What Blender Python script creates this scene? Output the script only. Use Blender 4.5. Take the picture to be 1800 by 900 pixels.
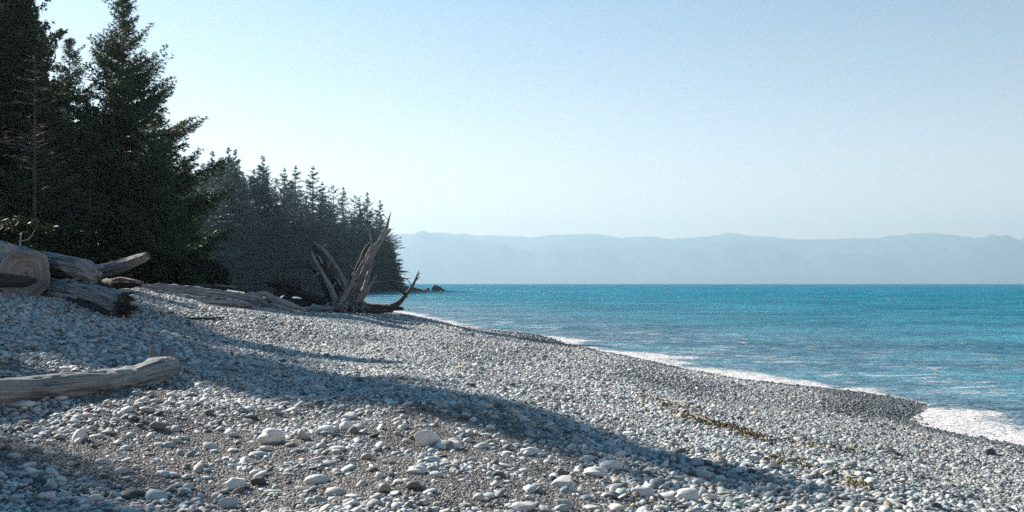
import bpy, math, random
import numpy as np
from mathutils import Vector, Matrix

# ------------------------------------------------------------------ camera, sky, sun, exposure
S = bpy.context.scene
for o in list(bpy.data.objects): bpy.data.objects.remove(o)
F = 1750.0                      # focal length in pixels of the 1800 wide photograph
EYE = 3.2
cd = bpy.data.cameras.new('camera'); cam = bpy.data.objects.new('camera', cd)
S.collection.objects.link(cam); S.camera = cam
cd.sensor_width = 36; cd.lens = 36*F/1800; cd.clip_start = 0.1; cd.clip_end = 120000
PITCH = math.atan(48/F)
cam.location = (0, 0, EYE); cam.rotation_euler = (math.pi/2 + PITCH, 0, 0)

SUN_EL = math.radians(31)
SUN_AZ = math.radians(-53)      # clockwise from +Y
sdir = Vector((math.sin(SUN_AZ)*math.cos(SUN_EL), math.cos(SUN_AZ)*math.cos(SUN_EL), math.sin(SUN_EL)))
w = bpy.data.worlds.new('World'); S.world = w; w.use_nodes = True
nt = w.node_tree; bg = nt.nodes['Background']
sky = nt.nodes.new('ShaderNodeTexSky'); sky.sky_type = 'NISHITA'; sky.sun_disc = False
sky.sun_elevation = SUN_EL; sky.sun_rotation = SUN_AZ
sky.air_density = 1.0; sky.dust_density = 0.25; sky.ozone_density = 1.2
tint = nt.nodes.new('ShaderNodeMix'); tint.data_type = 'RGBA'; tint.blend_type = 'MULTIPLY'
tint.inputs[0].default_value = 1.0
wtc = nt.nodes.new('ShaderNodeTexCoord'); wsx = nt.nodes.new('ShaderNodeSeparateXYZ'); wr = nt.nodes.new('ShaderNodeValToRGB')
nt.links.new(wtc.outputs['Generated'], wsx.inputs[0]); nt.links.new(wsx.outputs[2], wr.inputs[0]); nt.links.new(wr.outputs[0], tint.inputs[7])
SKY_STOPS = [(0.0, (1.45, 0.84, 0.60)), (0.06, (1.2, 0.80, 0.62)), (0.14, (0.92, 0.73, 0.64)), (0.20, (0.76, 0.66, 0.58)), (0.27, (0.62, 0.62, 0.58)), (0.33, (0.05, 0.46, 0.56)), (0.42, (0.003, 0.30, 0.42)), (1.0, (0.002, 0.28, 0.40))]  # upper stops, out of view, are dimmed and teal to colour the shade
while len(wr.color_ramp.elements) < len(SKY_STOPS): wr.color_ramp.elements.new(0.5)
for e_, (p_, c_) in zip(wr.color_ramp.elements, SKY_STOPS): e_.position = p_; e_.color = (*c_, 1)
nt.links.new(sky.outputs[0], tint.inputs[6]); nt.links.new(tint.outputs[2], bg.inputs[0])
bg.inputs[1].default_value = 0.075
sl = bpy.data.lights.new('sun', 'SUN'); so = bpy.data.objects.new('sun', sl); S.collection.objects.link(so)
sl.energy = 5.0; sl.angle = math.radians(0.53); sl.color = (1.0, 0.87, 0.76)
so.rotation_euler = sdir.to_track_quat('Z', 'Y').to_euler(); so.location = (0, 0, 60)
S.view_settings.view_transform = 'Standard'; S.view_settings.look = 'None'
S.view_settings.exposure = 1.65; S.view_settings.gamma = 1
S.render.engine = 'CYCLES'
cy = S.cycles
cy.max_bounces = 5; cy.diffuse_bounces = 1; cy.glossy_bounces = 2; cy.transmission_bounces = 2
cy.transparent_max_bounces = 4; cy.volume_bounces = 0
cy.caustics_reflective = False; cy.caustics_refractive = False
cy.use_denoising = False
try: cy.denoiser = 'OPENIMAGEDENOISE'
except Exception: pass
S.cycles.sample_clamp_indirect = 4

# ------------------------------------------------------------------ helpers
rng = np.random.default_rng(7)
random.seed(7)
COL = S.collection

def P(px, py, Y):
    """pixel of the photograph at distance Y -> world point (camera pitch taken into account)"""
    dx = (px-900)/F; dz = (450-py)/F
    c, s = math.cos(PITCH), math.sin(PITCH)
    fy = c - dz*s; fz = s + dz*c
    t = Y/fy
    return Vector((dx*t, Y, EYE + fz*t))

def vnoise(x, y, seed=0):
    x = np.asarray(x, float); y = np.asarray(y, float)
    xi = np.floor(x).astype(np.int64); yi = np.floor(y).astype(np.int64)
    xf = x-xi; yf = y-yi
    def h(a, b):
        n = (a*374761393 + b*668265263 + seed*974634777) & 0x7fffffff
        n = ((n ^ (n >> 13))*1274126177) & 0x7fffffff
        n = (n ^ (n >> 16)) & 0xffff
        return n/65535.0
    u = xf*xf*(3-2*xf); v = yf*yf*(3-2*yf)
    return (h(xi, yi)*(1-u)+h(xi+1, yi)*u)*(1-v) + (h(xi, yi+1)*(1-u)+h(xi+1, yi+1)*u)*v - 0.5

def fbm(x, y, seed=0, oct=4):
    r = 0; a = 1; f = 1
    for i in range(oct):
        r = r + a*vnoise(np.asarray(x)*f, np.asarray(y)*f, seed+i); a *= .5; f *= 2.03
    return r

def sstep(a, b, x):
    t = np.clip((np.asarray(x, float)-a)/(b-a), 0, 1); return t*t*(3-2*t)

def tag(o, label=None, cat=None, group=None, kind=None):
    if label: o['label'] = label
    if cat: o['category'] = cat
    if group: o['group'] = group
    if kind: o['kind'] = kind
    return o

def empty(name, loc=(0, 0, 0)):
    o = bpy.data.objects.new(name, None); COL.objects.link(o); o.location = loc
    o.empty_display_size = 0.2
    return o

def mesh_np(name, verts, faces=None, quads=None, smooth=True):
    """fast mesh from numpy: faces (n,3) and/or quads (n,4)"""
    me = bpy.data.meshes.new(name)
    verts = np.asarray(verts, np.float32)
    loops = []; starts = []; tot = 0; n = 0
    ls = []
    if faces is not None and len(faces):
        f = np.asarray(faces, np.int32); ls.append(f.ravel()); starts.append(np.arange(len(f))*3+tot); tot += f.size; n += len(f)
    if quads is not None and len(quads):
        f = np.asarray(quads, np.int32); ls.append(f.ravel()); starts.append(np.arange(len(f))*4+tot); tot += f.size; n += len(f)
    li = np.concatenate(ls); st = np.concatenate(starts).astype(np.int32)
    me.vertices.add(len(verts)); me.vertices.foreach_set('co', verts.ravel())
    me.loops.add(tot); me.loops.foreach_set('vertex_index', li)
    me.polygons.add(n); me.polygons.foreach_set('loop_start', st)
    if smooth: me.polygons.foreach_set('use_smooth', np.ones(n, bool))
    me.update(calc_edges=True); me.validate()
    return me

def obj(name, me, mat=None, parent=None):
    o = bpy.data.objects.new(name, me); COL.objects.link(o)
    if mat is not None:
        me.materials.clear(); me.materials.append(mat)
    if parent is not None: o.parent = parent
    return o

def grid_quads(nr, nc):
    i = np.arange(nr-1)[:, None]; j = np.arange(nc-1)[None, :]
    a = (i*nc+j).ravel()
    return np.stack([a, a+1, a+nc+1, a+nc], 1)

# ------------------------------------------------------------------ node material helper
class M:
    def __init__(s, name, rough=0.8, spec=0.3):
        s.m = bpy.data.materials.new(name); s.m.use_nodes = True
        s.t = s.m.node_tree; s.b = s.t.nodes['Principled BSDF']
        s.b.inputs['Roughness'].default_value = rough
        s.b.inputs['Specular IOR Level'].default_value = spec
    def n(s, typ, **kw):
        n = s.t.nodes.new(typ)
        for k, v in kw.items(): setattr(n, k, v)
        return n
    def l(s, a, b): s.t.links.new(a, b)
    def noise(s, vec, scale, detail=4, rough=0.55, dist=0):
        n = s.n('ShaderNodeTexNoise'); n.inputs['Scale'].default_value = scale
        n.inputs['Detail'].default_value = detail; n.inputs['Roughness'].default_value = rough
        n.inputs['Distortion'].default_value = dist
        if vec is not None: s.l(vec, n.inputs['Vector'])
        return n.outputs[0]
    def map(s, vec, scale=(1, 1, 1), rot=(0, 0, 0)):
        n = s.n('ShaderNodeMapping'); n.inputs['Scale'].default_value = scale; n.inputs['Rotation'].default_value = rot
        s.l(vec, n.inputs['Vector']); return n.outputs[0]
    def ramp(s, fac, stops):
        n = s.n('ShaderNodeValToRGB'); e = n.color_ramp.elements
        while len(e) < len(stops): e.new(0.5)
        for i, (p, c) in enumerate(stops):
            e[i].position = p; e[i].color = (*c, 1) if len(c) == 3 else c
        s.l(fac, n.inputs[0]); return n.outputs[0]
    def mix(s, fac, a, b, mode='MIX'):
        n = s.n('ShaderNodeMix', data_type='RGBA', blend_type=mode)
        for v, i in ((fac, 0), (a, 6), (b, 7)):
            if isinstance(v, (int, float)): n.inputs[i].default_value = v
            elif isinstance(v, tuple): n.inputs[i].default_value = (*v, 1)
            else: s.l(v, n.inputs[i])
        return n.outputs[2]
    def math(s, op, a, b=None, clamp=False):
        n = s.n('ShaderNodeMath', operation=op, use_clamp=clamp)
        for v, i in ((a, 0), (b, 1)):
            if v is None: continue
            if isinstance(v, (int, float)): n.inputs[i].default_value = v
            else: s.l(v, n.inputs[i])
        return n.outputs[0]
    def mr(s, v, a, b, c=0, d=1):
        n = s.n('ShaderNodeMapRange'); n.clamp = True
        for k, x in zip((1, 2, 3, 4), (a, b, c, d)): n.inputs[k].default_value = x
        s.l(v, n.inputs[0]); return n.outputs[0]
    def bump(s, h, strength=0.5, dist=0.01, prev=None):
        n = s.n('ShaderNodeBump'); n.inputs['Strength'].default_value = strength; n.inputs['Distance'].default_value = dist
        s.l(h, n.inputs['Height'])
        if prev is not None: s.l(prev, n.inputs['Normal'])
        return n.outputs[0]
    def color(s, c):
        if isinstance(c, tuple): s.b.inputs['Base Color'].default_value = (*c, 1)
        else: s.l(c, s.b.inputs['Base Color'])
    def attr(s, name, typ='GEOMETRY'):
        n = s.n('ShaderNodeAttribute', attribute_name=name, attribute_type=typ); return n

# ------------------------------------------------------------------ the shape of the shore
SY = np.array([-60, 0, 15, 19.7, 21, 22.6, 23.6, 24.8, 26.2, 27.6, 29.2, 30.8, 33, 35.7, 40, 45, 52, 61, 75, 108, 150, 200, 250, 300, 360, 400, 425, 445, 458, 520, 800, 3000, 60000], float)
SX = np.array([13, 11.2, 10.6, 10.1, 9.6, 9.25, 9.35, 10.2, 10.9, 10.8, 10.3, 9.1, 7.7, 7.0, 5.9, 4.6, 3.2, 1.7, -4.5, -12.2, -24, -46, -72, -88, -76, -62, -50, -54, -120, -300, -700, -3000, -60000], float)
def _shore_raw(y): return np.interp(y, SY, SX)
def shore(y):
    y = np.asarray(y, float)
    k = 0.45 + np.clip((np.abs(y)-30)*0.05, 0, 60)
    r = 0
    for d, wt in ((-1, .15), (-.5, .22), (0, .26), (.5, .22), (1, .15)): r = r + wt*_shore_raw(y+d*k)
    r = r + np.where((y > 36) & (y < 430), fbm(y/9, y*0+3.3, 5, 2)*0.9, 0) + fbm(y/1.3, y*0+1.7, 9, 2)*0.10
    return r
PU = np.array([-4000, -60, -20, -6, 0, 2, 4, 6, 8, 11, 14, 16.5, 18.8, 21, 26, 40, 100, 300, 3000], float)
PZ = np.array([-9, -6, -3, -1.1, 0, .15, .38, .72, 1.12, 1.53, 1.70, 2.0, 2.42, 2.88, 3.1, 3.5, 6.5, 22, 90], float)
def inland(x, y):
    y = np.asarray(y, float); x = np.asarray(x, float)
    sl = np.abs(np.interp(y+3, SY, SX) - np.interp(y-3, SY, SX))/6
    sl = np.where(y < 36, 0, np.clip(sl, 0, 1.2))
    return (shore(y)-x)/np.sqrt(1+sl*sl)
def gz(x, y):
    x = np.asarray(x, float); y = np.asarray(y, float)
    u = inland(x, y)
    z = np.interp(u, PU, PZ)
    z = 0.5*z + 0.25*np.interp(u-.8, PU, PZ) + 0.25*np.interp(u+.8, PU, PZ)
    z = z - 0.25*0.0
    a = sstep(-2, 3, u)*(1-sstep(60, 120, y))
    z = z + a*(0.25+0.75*sstep(2, 8, u))*(0.16*fbm(x/3.2, y/3.6, 21, 2) + 0.07*fbm(x/0.9, y/1.0, 31, 2) + 0.2*fbm(x/9, y/9, 41, 2))
    # low berm ridges running along the shore
    z = z + a*0.07*np.sin(u*1.15+0.9*np.sin(y/7))*sstep(3, 6, u)*(1-sstep(12, 15, u))
    return z

# ------------------------------------------------------------------ materials of the setting
def stone_mat(name, typ='INSTANCER', big=False):
    m = M(name, 0.62, 0.28)
    oi = m.n('ShaderNodeObjectInfo'); tc = m.n('ShaderNodeTexCoord')
    tone = m.attr('tone', typ).outputs['Fac'] if typ else None
    r = oi.outputs['Random']
    base = m.ramp(r, [(0.0, (0.05, 0.056, 0.058)), (0.12, (0.14, 0.152, 0.155)), (0.28, (0.27, 0.29, 0.295)), (0.52, (0.43, 0.455, 0.46)),
                      (0.78, (0.54, 0.56, 0.555)), (0.92, (0.62, 0.625, 0.61)), (1.0, (0.76, 0.75, 0.72))])
    rr = m.math('FRACT', m.math('MULTIPLY', r, 37.7))
    sp = m.noise(tc.outputs['Object'], 9 if big else 5, 7, 0.75)
    vein = m.noise(m.map(tc.outputs['Object'], (1.5, 1.5, 9), (.5, .3, 0)), 1.6, 3, 0.5, 0.6)
    base = m.mix(m.mr(sp, 0.35, 0.72, 0, 0.5), base, (0.13, 0.15, 0.155))
    base = m.mix(m.math('MULTIPLY', m.mr(vein, .60, .66), m.mr(rr, .55, .6)), base, m.mix(.6, base, (0.62, 0.61, 0.58)))
    hue = m.ramp(rr, [(0, (1.02, 0.97, 0.91)), (0.3, (0.98, 1.0, 1.0)), (0.7, (0.92, 1.0, 1.03)), (0.88, (0.84, 0.99, 1.04)), (0.90, (1.05, .93, .80)), (0.97, (1.0, .80, .64)), (0.975, (0.8, 1.0, .92)), (1, (0.8, 1.0, .92))])
    base = m.mix(1.0, base, hue, 'MULTIPLY')
    if typ:
        wet = m.mr(tone, 0.0, 1.0, 1.0, 0.0)          # tone 0 = wet and dark, 1 = dry
        base = m.mix(wet, base, m.mix(0.78, base, (0.03, 0.04, 0.045)))
        base = m.mix(m.mr(tone, 1.2, 2.0), base, m.mix(0.8, base, m.mix(r, (0.055, 0.055, 0.054), (0.27, 0.265, 0.255))))
        m.l(m.mr(tone, 0.0, 1.0, 0.33, 0.66), m.b.inputs['Roughness'])
    m.color(base)
    m.l(m.bump(sp, 0.25, 0.02), m.b.inputs['Normal'])
    return m.m

def ground_mat():
    m = M('gravel ground', 0.85, 0.15)
    g = m.n('ShaderNodeNewGeometry').outputs['Position']
    vo = m.n('ShaderNodeTexVoronoi'); vo.inputs['Scale'].default_value = 42; m.l(g, vo.inputs['Vector'])
    vo2 = m.n('ShaderNodeTexVoronoi'); vo2.inputs['Scale'].default_value = 9; m.l(g, vo2.inputs['Vector'])
    c1 = m.ramp(vo.outputs['Color'], [(0.1, (0.07, 0.07, 0.068)), (0.5, (0.15, 0.148, 0.142)), (0.9, (0.29, 0.285, 0.275))])
    c2 = m.ramp(vo2.outputs['Color'], [(0.1, (0.14, 0.15, 0.15)), (0.5, (0.27, 0.28, 0.28)), (0.95, (0.42, 0.43, 0.43))])
    far = m.mr(m.n('ShaderNodeSeparateXYZ').outputs[1], 0, 1) if False else None
    sx = m.n('ShaderNodeSeparateXYZ'); m.l(g, sx.inputs[0])
    f = m.mr(sx.outputs[1], 22, 40)
    c = m.mix(f, c1, c2)
    sh = m.attr('soil').outputs['Fac']
    soil = m.ramp(m.noise(g, 0.8, 5), [(0.3, (0.035, 0.032, 0.022)), (0.7, (0.07, 0.065, 0.04))])
    c = m.mix(sh, c, soil)
    wt = m.attr('wet').outputs['Fac']
    c = m.mix(wt, c, (0.06, 0.07, 0.072))
    m.color(c)
    h = m.math('ADD', vo.outputs['Distance'], m.math('MULTIPLY', vo2.outputs['Distance'], 3.0))
    n = m.n('ShaderNodeMath', operation='MULTIPLY'); m.l(h, n.inputs[0]); n.inputs[1].default_value = -1
    m.l(m.bump(n.outputs[0], 0.9, 0.03), m.b.inputs['Normal'])
    return m.m

# ------------------------------------------------------------------ ground sheet (beach, seabed, land) to the horizon
def build_ground():
    ys = np.concatenate([np.linspace(-60, 4, 40)[:-1], np.geomspace(4, 120, 420)[:-1], np.geomspace(120, 700, 130)[:-1], np.geomspace(700, 60000, 40)])
    t = np.linspace(-1, 1, 361); t = np.sign(t)*(np.abs(t)*0.75 + 1.0*np.abs(t)**3)      # finer in the middle
    ye = np.sqrt(ys**2+100)
    X = t[None, :]*ye[:, None]*1.1; Y = np.repeat(ys[:, None], len(t), 1)
    Z = gz(X, Y)
    me = mesh_np('ground', np.stack([X, Y, Z], -1).reshape(-1, 3), quads=grid_quads(len(ys), len(t)))
    u = inland(X, Y)
    soil = np.clip(sstep(23, 32, u + fbm(X/3, Y/3, 3)*4) , 0, 1)
    wet = 1-sstep(0.3, 1.3, u + fbm(X/1.5, Y/1.5, 8)*0.5)
    for nm, v in (('soil', soil), ('wet', wet)):
        a = me.attributes.new(nm, 'FLOAT', 'POINT'); a.data.foreach_set('value', v.ravel().astype(np.float32))
    o = obj('ground', me, ground_mat()); tag(o, kind='structure')
build_ground()

# ------------------------------------------------------------------ water
def build_water():
    ys = np.concatenate([np.linspace(-60, 6, 30)[:-1], np.geomspace(6, 150, 520)[:-1], np.geomspace(150, 1200, 160)[:-1], np.geomspace(1200, 19000, 30)])
    t = np.linspace(0, 1, 330)**1.7
    x0 = shore(ys)-3.0-0.15*np.clip(ys-40, 0, 400)
    x0 = np.where(ys > 440, -ys*1.2, x0)
    x1 = np.maximum(ys*1.3, 60)
    X = x0[:, None] + t[None, :]*(x1-x0)[:, None]; Y = np.repeat(ys[:, None], len(t), 1)
    sh = -inland(X, Y)
    near = np.clip(1-Y/260, 0, 1)
    ph = sh*0.75 + 1.5*fbm(X/14, Y/14, 2, 3)
    Z = near*(0.045*np.sin(ph*1.25)*sstep(2, 10, sh) + 0.09*fbm(X/5, Y/2.6, 50, 3)*sstep(0.5, 8, sh) + 0.035*fbm(X/1.3, Y/0.7, 60, 2)*sstep(.3, 5, sh))
    # the thin swash that runs up the stones right of the cusp
    Z = Z + 0.05*np.exp(-((sh-0.9)/0.9)**2)
    Z = Z - 0.02
    me = mesh_np('sea', np.stack([X, Y, Z], -1).reshape(-1, 3), quads=grid_quads(len(ys), len(t)))
    a = me.attributes.new('shore', 'FLOAT', 'POINT'); a.data.foreach_set('value', sh.ravel().astype(np.float32))
    fw = np.interp(Y, [0, 18, 21, 24.6, 25.6, 27, 29, 30.5, 33, 36, 38.5, 41, 43, 46, 49, 52, 56, 61, 66, 72, 90, 110, 200], [2.6, 2.6, 2.5, 2.0, 0.7, .3, .5, 1.2, 2.0, 2.2, .6, 1.4, 2.6, 1.6, .3, .5, 2.8, .6, .4, 1.3, 1.8, 2.2, 1.5])
    foam = fw - sh + 1.5*fbm(X/1.6, Y/1.9, 70, 4) + 0.5*fbm(X/.3, Y/.4, 75, 2)
    a = me.attributes.new('foam', 'FLOAT', 'POINT'); a.data.foreach_set('value', foam.ravel().astype(np.float32))
    m = M('sea water', 0.2, 0.22)
    m.b.inputs['IOR'].default_value = 1.33
    g = m.n('ShaderNodeNewGeometry').outputs['Position']
    s = m.attr('shore').outputs['Fac']; f = m.attr('foam').outputs['Fac']
    lg = m.math('LOGARITHM', m.math('ADD', m.math('MAXIMUM', s, 0.0), 1.5), 10)
    pn = m.noise(m.map(g, (0.018, 0.035, 1)), 1.0, 4, 0.6)
    lg2 = m.math('ADD', lg, m.math('MULTIPLY', m.math('SUBTRACT', pn, 0.5), 0.55))
    col = m.ramp(m.mr(lg2, 0.3, 3.2), [(0.0, (0.24, 0.38, 0.50)), (0.30, (0.16, 0.36, 0.50)), (0.48, (0.06, 0.31, 0.46)), (0.66, (0.006, 0.24, 0.39)), (0.84, (0.001, 0.18, 0.32)), (1.0, (0.001, 0.12, 0.23))])
    st = m.noise(m.map(g, (0.8, 1.7, 1)), 1.0, 9, 0.85)  # light and dark of the ripples painted into the water colour
    col = m.mix(m.mr(st, 0.43, 0.57, 0, 0.85), col, m.mix(0.65, col, (0.001, 0.07, 0.12)))
    st2 = m.noise(m.map(g, (0.045, 0.11, 1)), 1.0, 9, 0.78)  # broader wave shading, painted into the colour as well
    col = m.mix(m.mr(st2, 0.44, 0.58, 0, 0.7), col, m.mix(0.6, col, (0.001, 0.065, 0.11)))
    col = m.mix(m.mr(st2, 0.50, 0.38, 0, 0.55), col, (0.07, 0.36, 0.46))
    # foam: solid at the edge, lacy further out, a few whitecaps far out
    lace = m.noise(m.map(g, (1, 1, 1)), 3.2, 6, 0.7, 0.6)
    f1 = m.mr(m.math('ADD', f, m.math('MULTIPLY', m.math('SUBTRACT', lace, 0.5), 3.4)), -0.1, 0.7)
    band = m.math('MULTIPLY', m.mr(s, 1.0, 3.0), m.mr(s, 20, 6))
    ln2 = m.noise(m.map(g, (0.55, 0.9, 1)), 1.0, 6, 0.68, 1.0)
    f2 = m.math('MULTIPLY', m.mr(ln2, 0.535, 0.66), m.math('MULTIPLY', band, 0.75))
    wc = m.noise(m.map(g, (0.12, 0.05, 1)), 1.0, 6, 0.75)
    f3 = m.math('MULTIPLY', m.mr(wc, 0.655, 0.67), m.mr(s, 90, 260))
    ff = m.math('MAXIMUM', m.math('MAXIMUM', f1, f2), f3)
    col = m.mix(m.math('MULTIPLY', ff, m.mr(lace, .3, .6, .82, 1.0)), col, (0.76, 0.79, 0.81)); m.color(col)
    m.l(m.mr(ff, 0, 1, 0.16, 0.7), m.b.inputs['Roughness'])
    b1 = m.noise(m.map(g, (1.2, 2.4, 1)), 1.0, 6, 0.65)
    b2 = m.noise(m.map(g, (0.14, 0.34, 1)), 1.0, 7, 0.68)
    b3 = m.noise(m.map(g, (7, 11, 7)), 1.0, 4, 0.6)
    n1 = m.bump(b2, 1.0, 2.4)
    n2 = m.bump(b1, 1.0, 0.6, n1)
    n3 = m.bump(m.math('ADD', b3, m.math('MULTIPLY', ff, 0.8)), 0.7, 0.05, n2)
    m.l(n3, m.b.inputs['Normal'])
    df = m.n('ShaderNodeBsdfDiffuse'); m.l(col, df.inputs[0]); m.l(n3, df.inputs['Normal'])
    lw = m.n('ShaderNodeFresnel'); lw.inputs['IOR'].default_value = 1.33; m.l(n3, lw.inputs['Normal'])
    gl = m.n('ShaderNodeBsdfGlossy'); gl.inputs['Roughness'].default_value = .22; m.l(n3, gl.inputs['Normal'])
    ms = m.n('ShaderNodeMixShader'); m.l(m.math('MULTIPLY', m.mr(lw.outputs[0], 0, 1, 0.015, 0.17), m.mr(ff, 0, 1, 1, 0.2)), ms.inputs[0])
    m.l(df.outputs[0], ms.inputs[1]); m.l(gl.outputs[0], ms.inputs[2])
    m.l(ms.outputs[0], [n for n in m.t.nodes if n.type == 'OUTPUT_MATERIAL'][0].inputs[0])
    o = obj('sea', me, m.m); tag(o, kind='structure')
build_water()

# ------------------------------------------------------------------ mountains across the strait
def build_mountains():
    prof = [(-900, 400), (-500, 412), (-200, 404), (0, 410), (300, 402), (500, 414), (640, 408), (690, 412), (720, 410), (765, 406), (800, 410), (860, 412), (900, 415), (960, 414), (1000, 411),
            (1040, 410), (1090, 416), (1140, 413), (1200, 419), (1250, 414), (1280, 408), (1310, 412), (1360, 416), (1420, 419), (1480, 420), (1540, 418), (1600, 408),
            (1640, 407), (1690, 414), (1740, 417), (1775, 424), (1800, 415), (1850, 406), (1950, 410), (2200, 402), (2700, 414)]
    px = np.array([p[0] for p in prof]); py = np.array([p[1] for p in prof])
    cx = np.linspace(-900, 2700, 900)
    Yr = 17000
    H = (498-np.interp(cx, px, py) + 3.0*fbm(cx/30, cx*0, 3, 5))*Yr/F
    H2 = H*(0.60 + 0.45*fbm(cx/110, cx*0+4, 8, 4))
    n = 80; s = np.linspace(0, 1, n); yy = 14000 + s*5000
    X = (cx[None, :]-900)/F*Yr
    R = np.repeat(X, n, 0); Yv = np.repeat(yy[:, None], len(cx), 1)
    k1 = np.clip(1-np.abs(s-.6)/.38, 0, 1)**.85; k2 = np.clip(1-np.abs(s-.2)/.2, 0, 1)**.8
    rid = fbm(R/900+Yv/3000, Yv/1100, 15, 5)
    Z = np.maximum(k1[:, None]*H[None, :]*(1+0.5*rid*np.minimum(1, 5*np.abs(s[:, None]-.6))), k2[:, None]*H2[None, :]*(1+.4*rid*np.minimum(1, 5*np.abs(s[:, None]-.2))))
    Z[0] = -30; Z[-1] = -30
    me = mesh_np('mountains', np.stack([R, Yv, Z], -1).reshape(-1, 3), quads=grid_quads(n, len(cx)))
    m = M('forested mountain', 0.9, 0.1)
    g = m.n('ShaderNodeNewGeometry').outputs['Position']
    m.color(m.ramp(m.noise(g, 0.0006, 6), [(0.35, (0.04, 0.06, 0.05)), (0.65, (0.10, 0.12, 0.12))]))
    tag(obj('mountains', me, m.m), kind='structure')
build_mountains()

# ------------------------------------------------------------------ haze over the strait
HAZE = 0.000115
def build_haze():
    a, b, y0, y1, z0, z1 = -27000, 27000, -300, 19600, -120, 1150
    v = [(a, y0, z0), (b, y0, z0), (b, y1, z0), (a, y1, z0), (a, y0, z1), (b, y0, z1), (b, y1, z1), (a, y1, z1)]
    q = [(0, 3, 2, 1), (4, 5, 6, 7), (0, 1, 5, 4), (1, 2, 6, 5), (2, 3, 7, 6), (3, 0, 4, 7)]
    me = mesh_np('haze', v, quads=q, smooth=False)
    mt = bpy.data.materials.new('haze air'); mt.use_nodes = True; t = mt.node_tree
    for n in list(t.nodes):
        if n.type == 'BSDF_PRINCIPLED': t.nodes.remove(n)
    vol = t.nodes.new('ShaderNodeVolumePrincipled'); vol.inputs['Density'].default_value = HAZE
    vol.inputs['Color'].default_value = (0.42, 0.64, 0.80, 1); vol.inputs['Anisotropy'].default_value = 0.25
    out = [n for n in t.nodes if n.type == 'OUTPUT_MATERIAL'][0]
    t.links.new(vol.outputs[0], out.inputs['Volume'])
    o = obj('haze', me, mt); tag(o, kind='stuff')
build_haze()

# ------------------------------------------------------------------ pebble shapes
import bmesh
def pebble_mesh(name, seed, sub, angular=0.0):
    r = np.random.default_rng(seed)
    bm = bmesh.new(); bmesh.ops.create_icosphere(bm, subdivisions=sub, radius=0.5)
    ph = r.uniform(0, 6.28, (6, 3)); am = r.uniform(.02, .055, 6); fr = r.uniform(1.5, 4.5, (6, 3))
    ax = np.array([1.0, r.uniform(.62, .9), r.uniform(.40, .66)])
    e = r.uniform(1.95, 2.25)
    NP = 5 if seed % 3 else 11
    pl = r.normal(size=(NP, 3)); pl /= np.linalg.norm(pl, axis=1)[:, None]; pd = r.uniform(.36 if NP == 5 else .30, .47 if NP == 5 else .42, NP)
    for v in bm.verts:
        c = np.array(v.co); c = c/np.linalg.norm(c)
        c = c*0.5/(np.sum(np.abs(c)**e)**(1/e))
        c = c*(1 + sum(am[i]*math.sin(np.dot(fr[i], c*2)+ph[i, 0]) for i in range(6)))
        for k in range(NP):                     # softly flattened faces
            d = np.dot(c, pl[k])
            if d > pd[k]: c = c - pl[k]*(d-pd[k])*(0.75+0.2*angular)
        v.co = Vector(c*ax)
    me = bpy.data.meshes.new(name); bm.to_mesh(me); bm.free()
    me.polygons.foreach_set('use_smooth', np.ones(len(me.polygons), bool))
    return me

# ------------------------------------------------------------------ the stones nobody could count
def in_view(x, y, mg=1.2): return (np.abs(x) < 0.53*y+mg)
def gravel_zone(x, y):
    """1 where the small brown gravel shows between the cobbles (the flat foreground left of centre)"""
    a = sstep(6.0, 7.0, y)*(1-sstep(11.2, 12.8, y+0.12*x))*(1-sstep(0.2, 2.0, x - 0.18*(9-y)))
    n = fbm(x/1.1, y/0.8, 77, 3)
    return np.clip(a*sstep(-0.32, 0.12, n+0.16), 0, 1)

pts = []
def layer(sp, ymin, ymax, smin, smax, prob, sink=0.15, xmin=-1e9, flat=1.0, lift=0.0, gravel=0.0):
    """jittered grid of stones over the part of the beach the camera can see"""
    x0 = max(-0.53*ymax-1.2, xmin)
    xs = np.arange(x0, 13, sp); ysr = np.arange(ymin, ymax, sp)
    for yb in np.array_split(ysr, max(1, int(len(ysr)*len(xs)/4e5))):
        X, Y = np.meshgrid(xs, yb); X = X.ravel(); Y = Y.ravel()
        k = in_view(X, Y); X = X[k]; Y = Y[k]
        X = X + rng.uniform(-.55, .55, len(X))*sp; Y = Y + rng.uniform(-.55, .55, len(X))*sp
        u = inland(X, Y)
        k = (u > -0.5) & (u < 34) & (rng.uniform(0, 1, len(X)) < prob(X, Y, u)); X = X[k]; Y = Y[k]; u = u[k]
        n = len(X)
        s = smin + (smax-smin)*rng.beta(1.3, 2.4, n)
        Z = gz(X, Y) + s*(0.22-sink) + lift
        ww = np.interp(Y, [0, 20, 30, 32.5, 36, 40, 60, 120], [1.0, 1.0, 1.0, .35, .45, 2.4, 3.6, 4.0])
        tone = sstep(0.35, 1.25, (u + fbm(X/1.4, Y/1.4, 8)*0.7 + rng.normal(0, .12, n))/ww)
        tone = tone*(1-0.30*(1-sstep(3, 9, u))*(1-sstep(26, 34, Y)))
        cusp = (1-sstep(1.6, 3.0, u))*sstep(22.8, 24, Y)*(1-sstep(31, 34, Y))
        tone = np.clip(tone*(1-cusp), 0, 1)
        tone = np.clip(tone, 0, 1) + gravel
        sc = np.stack([s*rng.uniform(.75, 1.4, n), s*rng.uniform(.75, 1.25, n), s*rng.uniform(.55, 1.3, n)*flat], 1)
        rot = np.stack([rng.normal(0, .32, n), rng.normal(0, .32, n), rng.uniform(0, 6.28, n)], 1)
        pts.append((np.stack([X, Y, Z], 1), sc, rot, tone))
one = lambda v: (lambda X, Y, u: np.full(len(X), v))
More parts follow.
